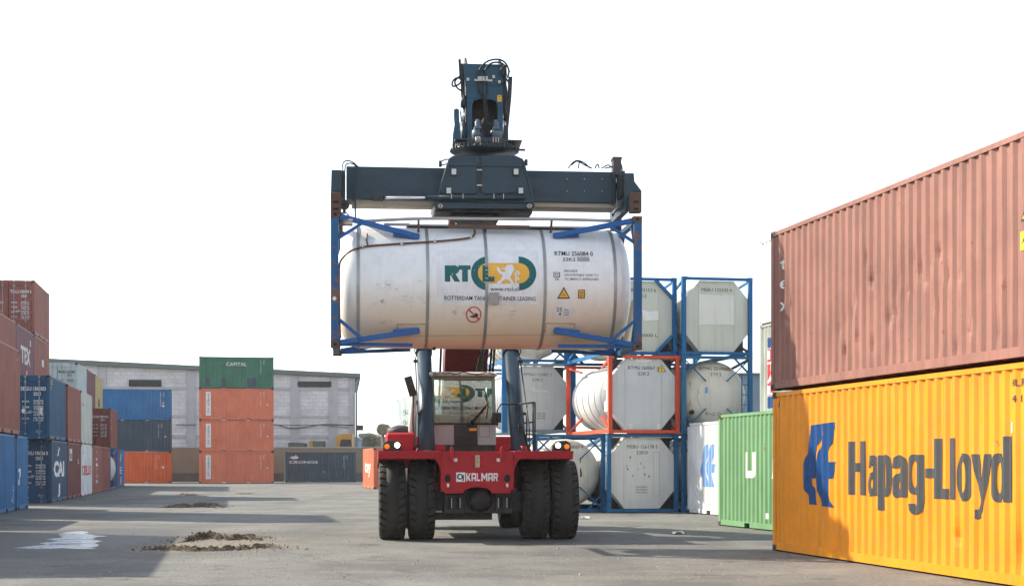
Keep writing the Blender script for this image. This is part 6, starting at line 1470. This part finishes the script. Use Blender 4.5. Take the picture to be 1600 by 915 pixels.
for px, py in ((566, 383), (628, 378.5), (680, 374), (737, 366)): p_ = onsh(px, py, 0.035); m_.cbox(p_, (0.05, 0.05, 0.06))
m_.build('pipe_clips', STEELC, TR)
m_ = MB(); a, _ = tl(535, 345, -1.0)
for py in (344, 349): m_.lathe([(0.001, 0), (0.05, 0), (0.05, 0.2), (0.001, 0.2)], 'x', (a, -1.1, tl(535, py, -1.1)[1]), 12)
m_.build('document_tube', STEELC, TR)
# rear discharge pipe glimpsed by the right end
m_ = MB(); m_.tube([tp(975, 540, 0.3), tp(985, 500, 0.5), tp(990, 470, 0.6)], 0.05, 10, 4); m_.build('discharge_pipe', paint('pale pipe', (0.5, 0.42, 0.32), 0.5), TR)
# markings on the shell, front and back
def shellmap(sgn, eps):
    if sgn < 0: return lambda u, v: Vector((u, -surf(v, eps), v))
    return lambda u, v: Vector((-u, surf(v, eps), v))
CV = [0.06*k for k in range(45)]
def smk(loops, mat, eps, name='logo', back=True, pxs=True):
    if not isinstance(loops[0][0], (tuple, list)): loops = [loops]
    V, Fc = poly2d([[tl(p[0], p[1], -1.2) for p in l] for l in loops])
    for sg in ((-1, 1) if back else (-1,)): decal(name, V, Fc, shellmap(sg, eps), mat, sh, (), CV)
def stx_(s, px, py, capx, wpx, mat, bold=0, back=True, eps=0.009):
    u, v = tl(px, py, -1.2); k = 0.0126
    V, Fc = text_mesh(s, u, v, capx*k, wpx*k, bold or 0.004)
    for sg in ((-1, 1) if back else (-1,)): decal('lettering', V, Fc, shellmap(sg, eps), mat, sh, (), CV)
PAN = worn('white logo sheet', (0.74, 0.75, 0.76), 0.0); GRN = worn('dark green logo film', (0.012, 0.12, 0.115), 0.30); YLW = worn('warm yellow logo film', (0.78, 0.43, 0.06), 0.1); BLK2 = worn('black film', (0.02, 0.02, 0.025), 0.0)
smk(rect(683, 842, 475.5, 389.5), PAN, 0.004, 'logo_sheet')
def arc(cx, cy, r, a0, a1, n=24): return [(cx+r*math.cos(math.radians(a0+(a1-a0)*k/n)), cy-r*math.sin(math.radians(a0+(a1-a0)*k/n))) for k in range(n+1)]
smk([(763, 399.5)] + arc(763, 426.5, 27, 90, 270) + [(763, 453.5)] + [(763, 453), (763, 399.7)], GRN, 0.006) if False else None
smk(arc(763, 426.5, 27, 90, 270), GRN, 0.006); smk(arc(811, 426.5, 27, 90, -90), GRN, 0.006)
smk(arc(763, 426.5, 16.2, 90, 270) + arc(811, 426.5, 16.2, -90, 90), YLW, 0.008)
R_ = [(695, 440), (695, 414), (712, 414), (716.5, 417), (718, 421), (716, 425.5), (712, 428), (719, 440), (710, 440), (704.5, 430), (703.5, 430), (703.5, 440)]
smk(R_, GRN, 0.006); smk([(716.5, 414), (735.5, 414), (735.5, 421), (731, 421), (731, 440), (722, 440), (722, 421), (716.5, 421)], GRN, 0.0065)
smk([(754, 414), (763, 414), (763, 432), (772.5, 432), (772.5, 440), (754, 440)], GRN, 0.010)
LIONP = [(776, 417), (778.5, 416.5), (780.5, 419), (783.5, 424), (787, 425), (790, 423), (788, 420.5), (784, 420), (783, 417.5), (786, 418.5), (790, 418.2), (790.5, 415), (794, 413), (800, 412.6), (803, 415), (802.5, 418), (804, 421), (801, 424.5), (800, 428), (797.5, 431.5), (798, 435.5), (801, 439), (803, 443.5), (806, 446), (801, 446.5), (799, 445.5), (798, 441), (795, 438), (791, 436.5), (787, 437), (783.5, 440.5), (782, 444), (778, 444), (776, 441), (779, 439), (782, 437), (784, 433.5), (785, 429), (780.5, 427.5), (777.5, 422)]
smk(LIONP, PAN, 0.011)
TAILP = [(806, 446), (804.5, 438), (805, 433), (803.8, 428), (805.5, 424), (808.5, 422.6), (811.5, 424.5), (811.5, 428.5), (808.5, 430), (807, 428.5), (809.5, 427.5), (809.5, 425.2), (807, 425.5), (806.4, 428), (807.3, 433), (810.5, 433.5), (811.8, 436), (810, 438), (808, 437), (809.5, 435.8), (807.5, 435.5), (807.2, 440), (808.5, 446)]
smk(TAILP, PAN, 0.0112)
stx_('www.rtcl.nl', 766, 454, 6.2, 43.5, BLK2, eps=0.012); stx_('ROTTERDAM TANK CONTAINER LEASING', 694.5, 468, 6.4, 141, BLK2)
stx_('RTMU 256084 0', 868, 397.5, 7.5, 60, BLK2, back=True); stx_('22K2', 880, 406.5, 5.5, 20, BLK2); 
smk(rect(903, 922, 407, 400), worn('grey scratched patch', (0.33, 0.34, 0.35), 0.35), 0.008, 'scratched_patch')
for k, s in enumerate(('RID/ADR', 'UN PORTABLE TANK T11', 'TC IMPACT APPROVED')): stx_(s, 882, 424.5+6.4*k, 3.6, (21, 53, 53)[k], worn('thin grey lettering', (0.10, 0.10, 0.12), 0.25))
smk([rect(865, 875, 433, 425), rect(866, 874, 432.2, 425.8)[::-1]], BLK2, 0.008, 'emblem'); stx_('TC', 866.5, 431.5, 4.5, 7, BLK2); stx_('70', 867, 438, 3.8, 6, BLK2)
smk([(871, 466), (891, 466), (881, 448)], BLK2, 0.008, 'warning_sign'); smk([(873.5, 464.5), (888.5, 464.5), (881, 451)], YLW, 0.011, 'warning_sign'); stx_('UN', 878.5, 461.5, 2.2, 5, BLK2, eps=0.014)
smk(rect(903.5, 914, 466, 452.5), BLK2, 0.008, 'warning_sign'); smk(rect(904.6, 912.9, 465, 453.5), YLW, 0.011, 'warning_sign'); stx_('22K', 905.5, 458.5, 3, 6.5, BLK2, eps=0.014); stx_('EC', 906, 463.5, 3, 5.5, BLK2, eps=0.014)
smk(rect(868, 893, 494, 478), PAN, 0.005, 'label'); stx_('25', 870.5, 485.5, 6, 8.5, BLK2); stx_('4', 874, 491.5, 5, 4, BLK2)
for k in range(3): stx_(('25000 L', '4 BAR', '6.27 MAX')[k], 882, 484+3.6*k, 2.2, 9, BLK2)
smk([arc(741, 490, 12, 0, 360, 36)[:-1], arc(741, 490, 10.4, 0, 360, 36)[:-1][::-1]], REDTX, 0.008, 'no_walking_sign'); smk([(732.6, 483.6), (733.8, 482.2), (749.6, 496.4), (748.4, 497.8)], REDTX, 0.012, 'no_walking_sign')
smk([(735, 492.5), (742, 491), (744, 487.5), (748, 490), (747, 494), (741, 494.5), (735, 493.5)], BLK2, 0.010, 'no_walking_sign')
x_, z_ = tl(772, 465.5, -1.25); dy = -surf(z_)-0.05
pt_ = MB().box(x_-0.095, x_+0.095, dy, dy+0.03, z_-0.115, z_+0.115).build('data_plate', paint('weathered beige plate', (0.32, 0.30, 0.27), 0.5, 0.2), TR, 0.004)
x_, z_ = tl(543, 400, -1.0)
# scribbles, scuffs and drip marks
rnd = random.Random(21); SC2 = worn('grey scuff marks', (0.33, 0.33, 0.33), 0.75)
for cx_, cy_, rx, ry, n_ in ((600, 445, 20, 8, 16), (640, 470, 24, 8, 12), (595, 470, 12, 7, 8), (715, 486, 12, 7, 10), (600, 501, 14, 1.5, 6), (800, 487, 14, 5, 3), (655, 440, 8, 5, 5), (960, 470, 20, 20, 3)):
    for k in range(n_):
        a, b = cx_+rnd.gauss(0, rx*.5), cy_+rnd.gauss(0, ry*.5); l_ = rnd.uniform(2, 8); t_ = rnd.uniform(-.5, .5); w_ = rnd.uniform(.3, .7)
        smk([(a, b), (a+l_, b+l_*t_), (a+l_, b+l_*t_+w_), (a, b+w_)], SC2, 0.006+0.0001*k, 'scuff', back=False)
smk([(678, 538), (682, 535.5), (686, 537), (685, 540), (681, 540)], RUST, 0.006, 'scuff', back=False)
x_, z_ = tl(522.5, 466, -1.23); decal('sticker', *poly2d([(x_-0.045, z_), (x_, z_-0.05), (x_+0.045, z_), (x_, z_+0.05)]), lambda a, b: Vector((a, -1.224, b)), WHITE, TR)

# ------------------------------------------------------------------ dusty air
hz = bpy.data.materials.new('dusty air'); hz.use_nodes = True; t = hz.node_tree
for n in list(t.nodes):
    if n.type == 'BSDF_PRINCIPLED': t.nodes.remove(n)
pv = t.nodes.new('ShaderNodeVolumePrincipled'); pv.inputs['Color'].default_value = (0.93, 0.94, 0.95, 1); pv.inputs['Density'].default_value = 0.00026; pv.inputs['Anisotropy'].default_value = 0.1
t.links.new(pv.outputs[0], next(n for n in t.nodes if n.type == 'OUTPUT_MATERIAL').inputs['Volume'])
HAZE = MB().box(-2600, 2600, -400, 4100, -1.0, 18.0).build('haze', hz); tag(HAZE, 'pale dusty air over the whole yard', None, kind='stuff')
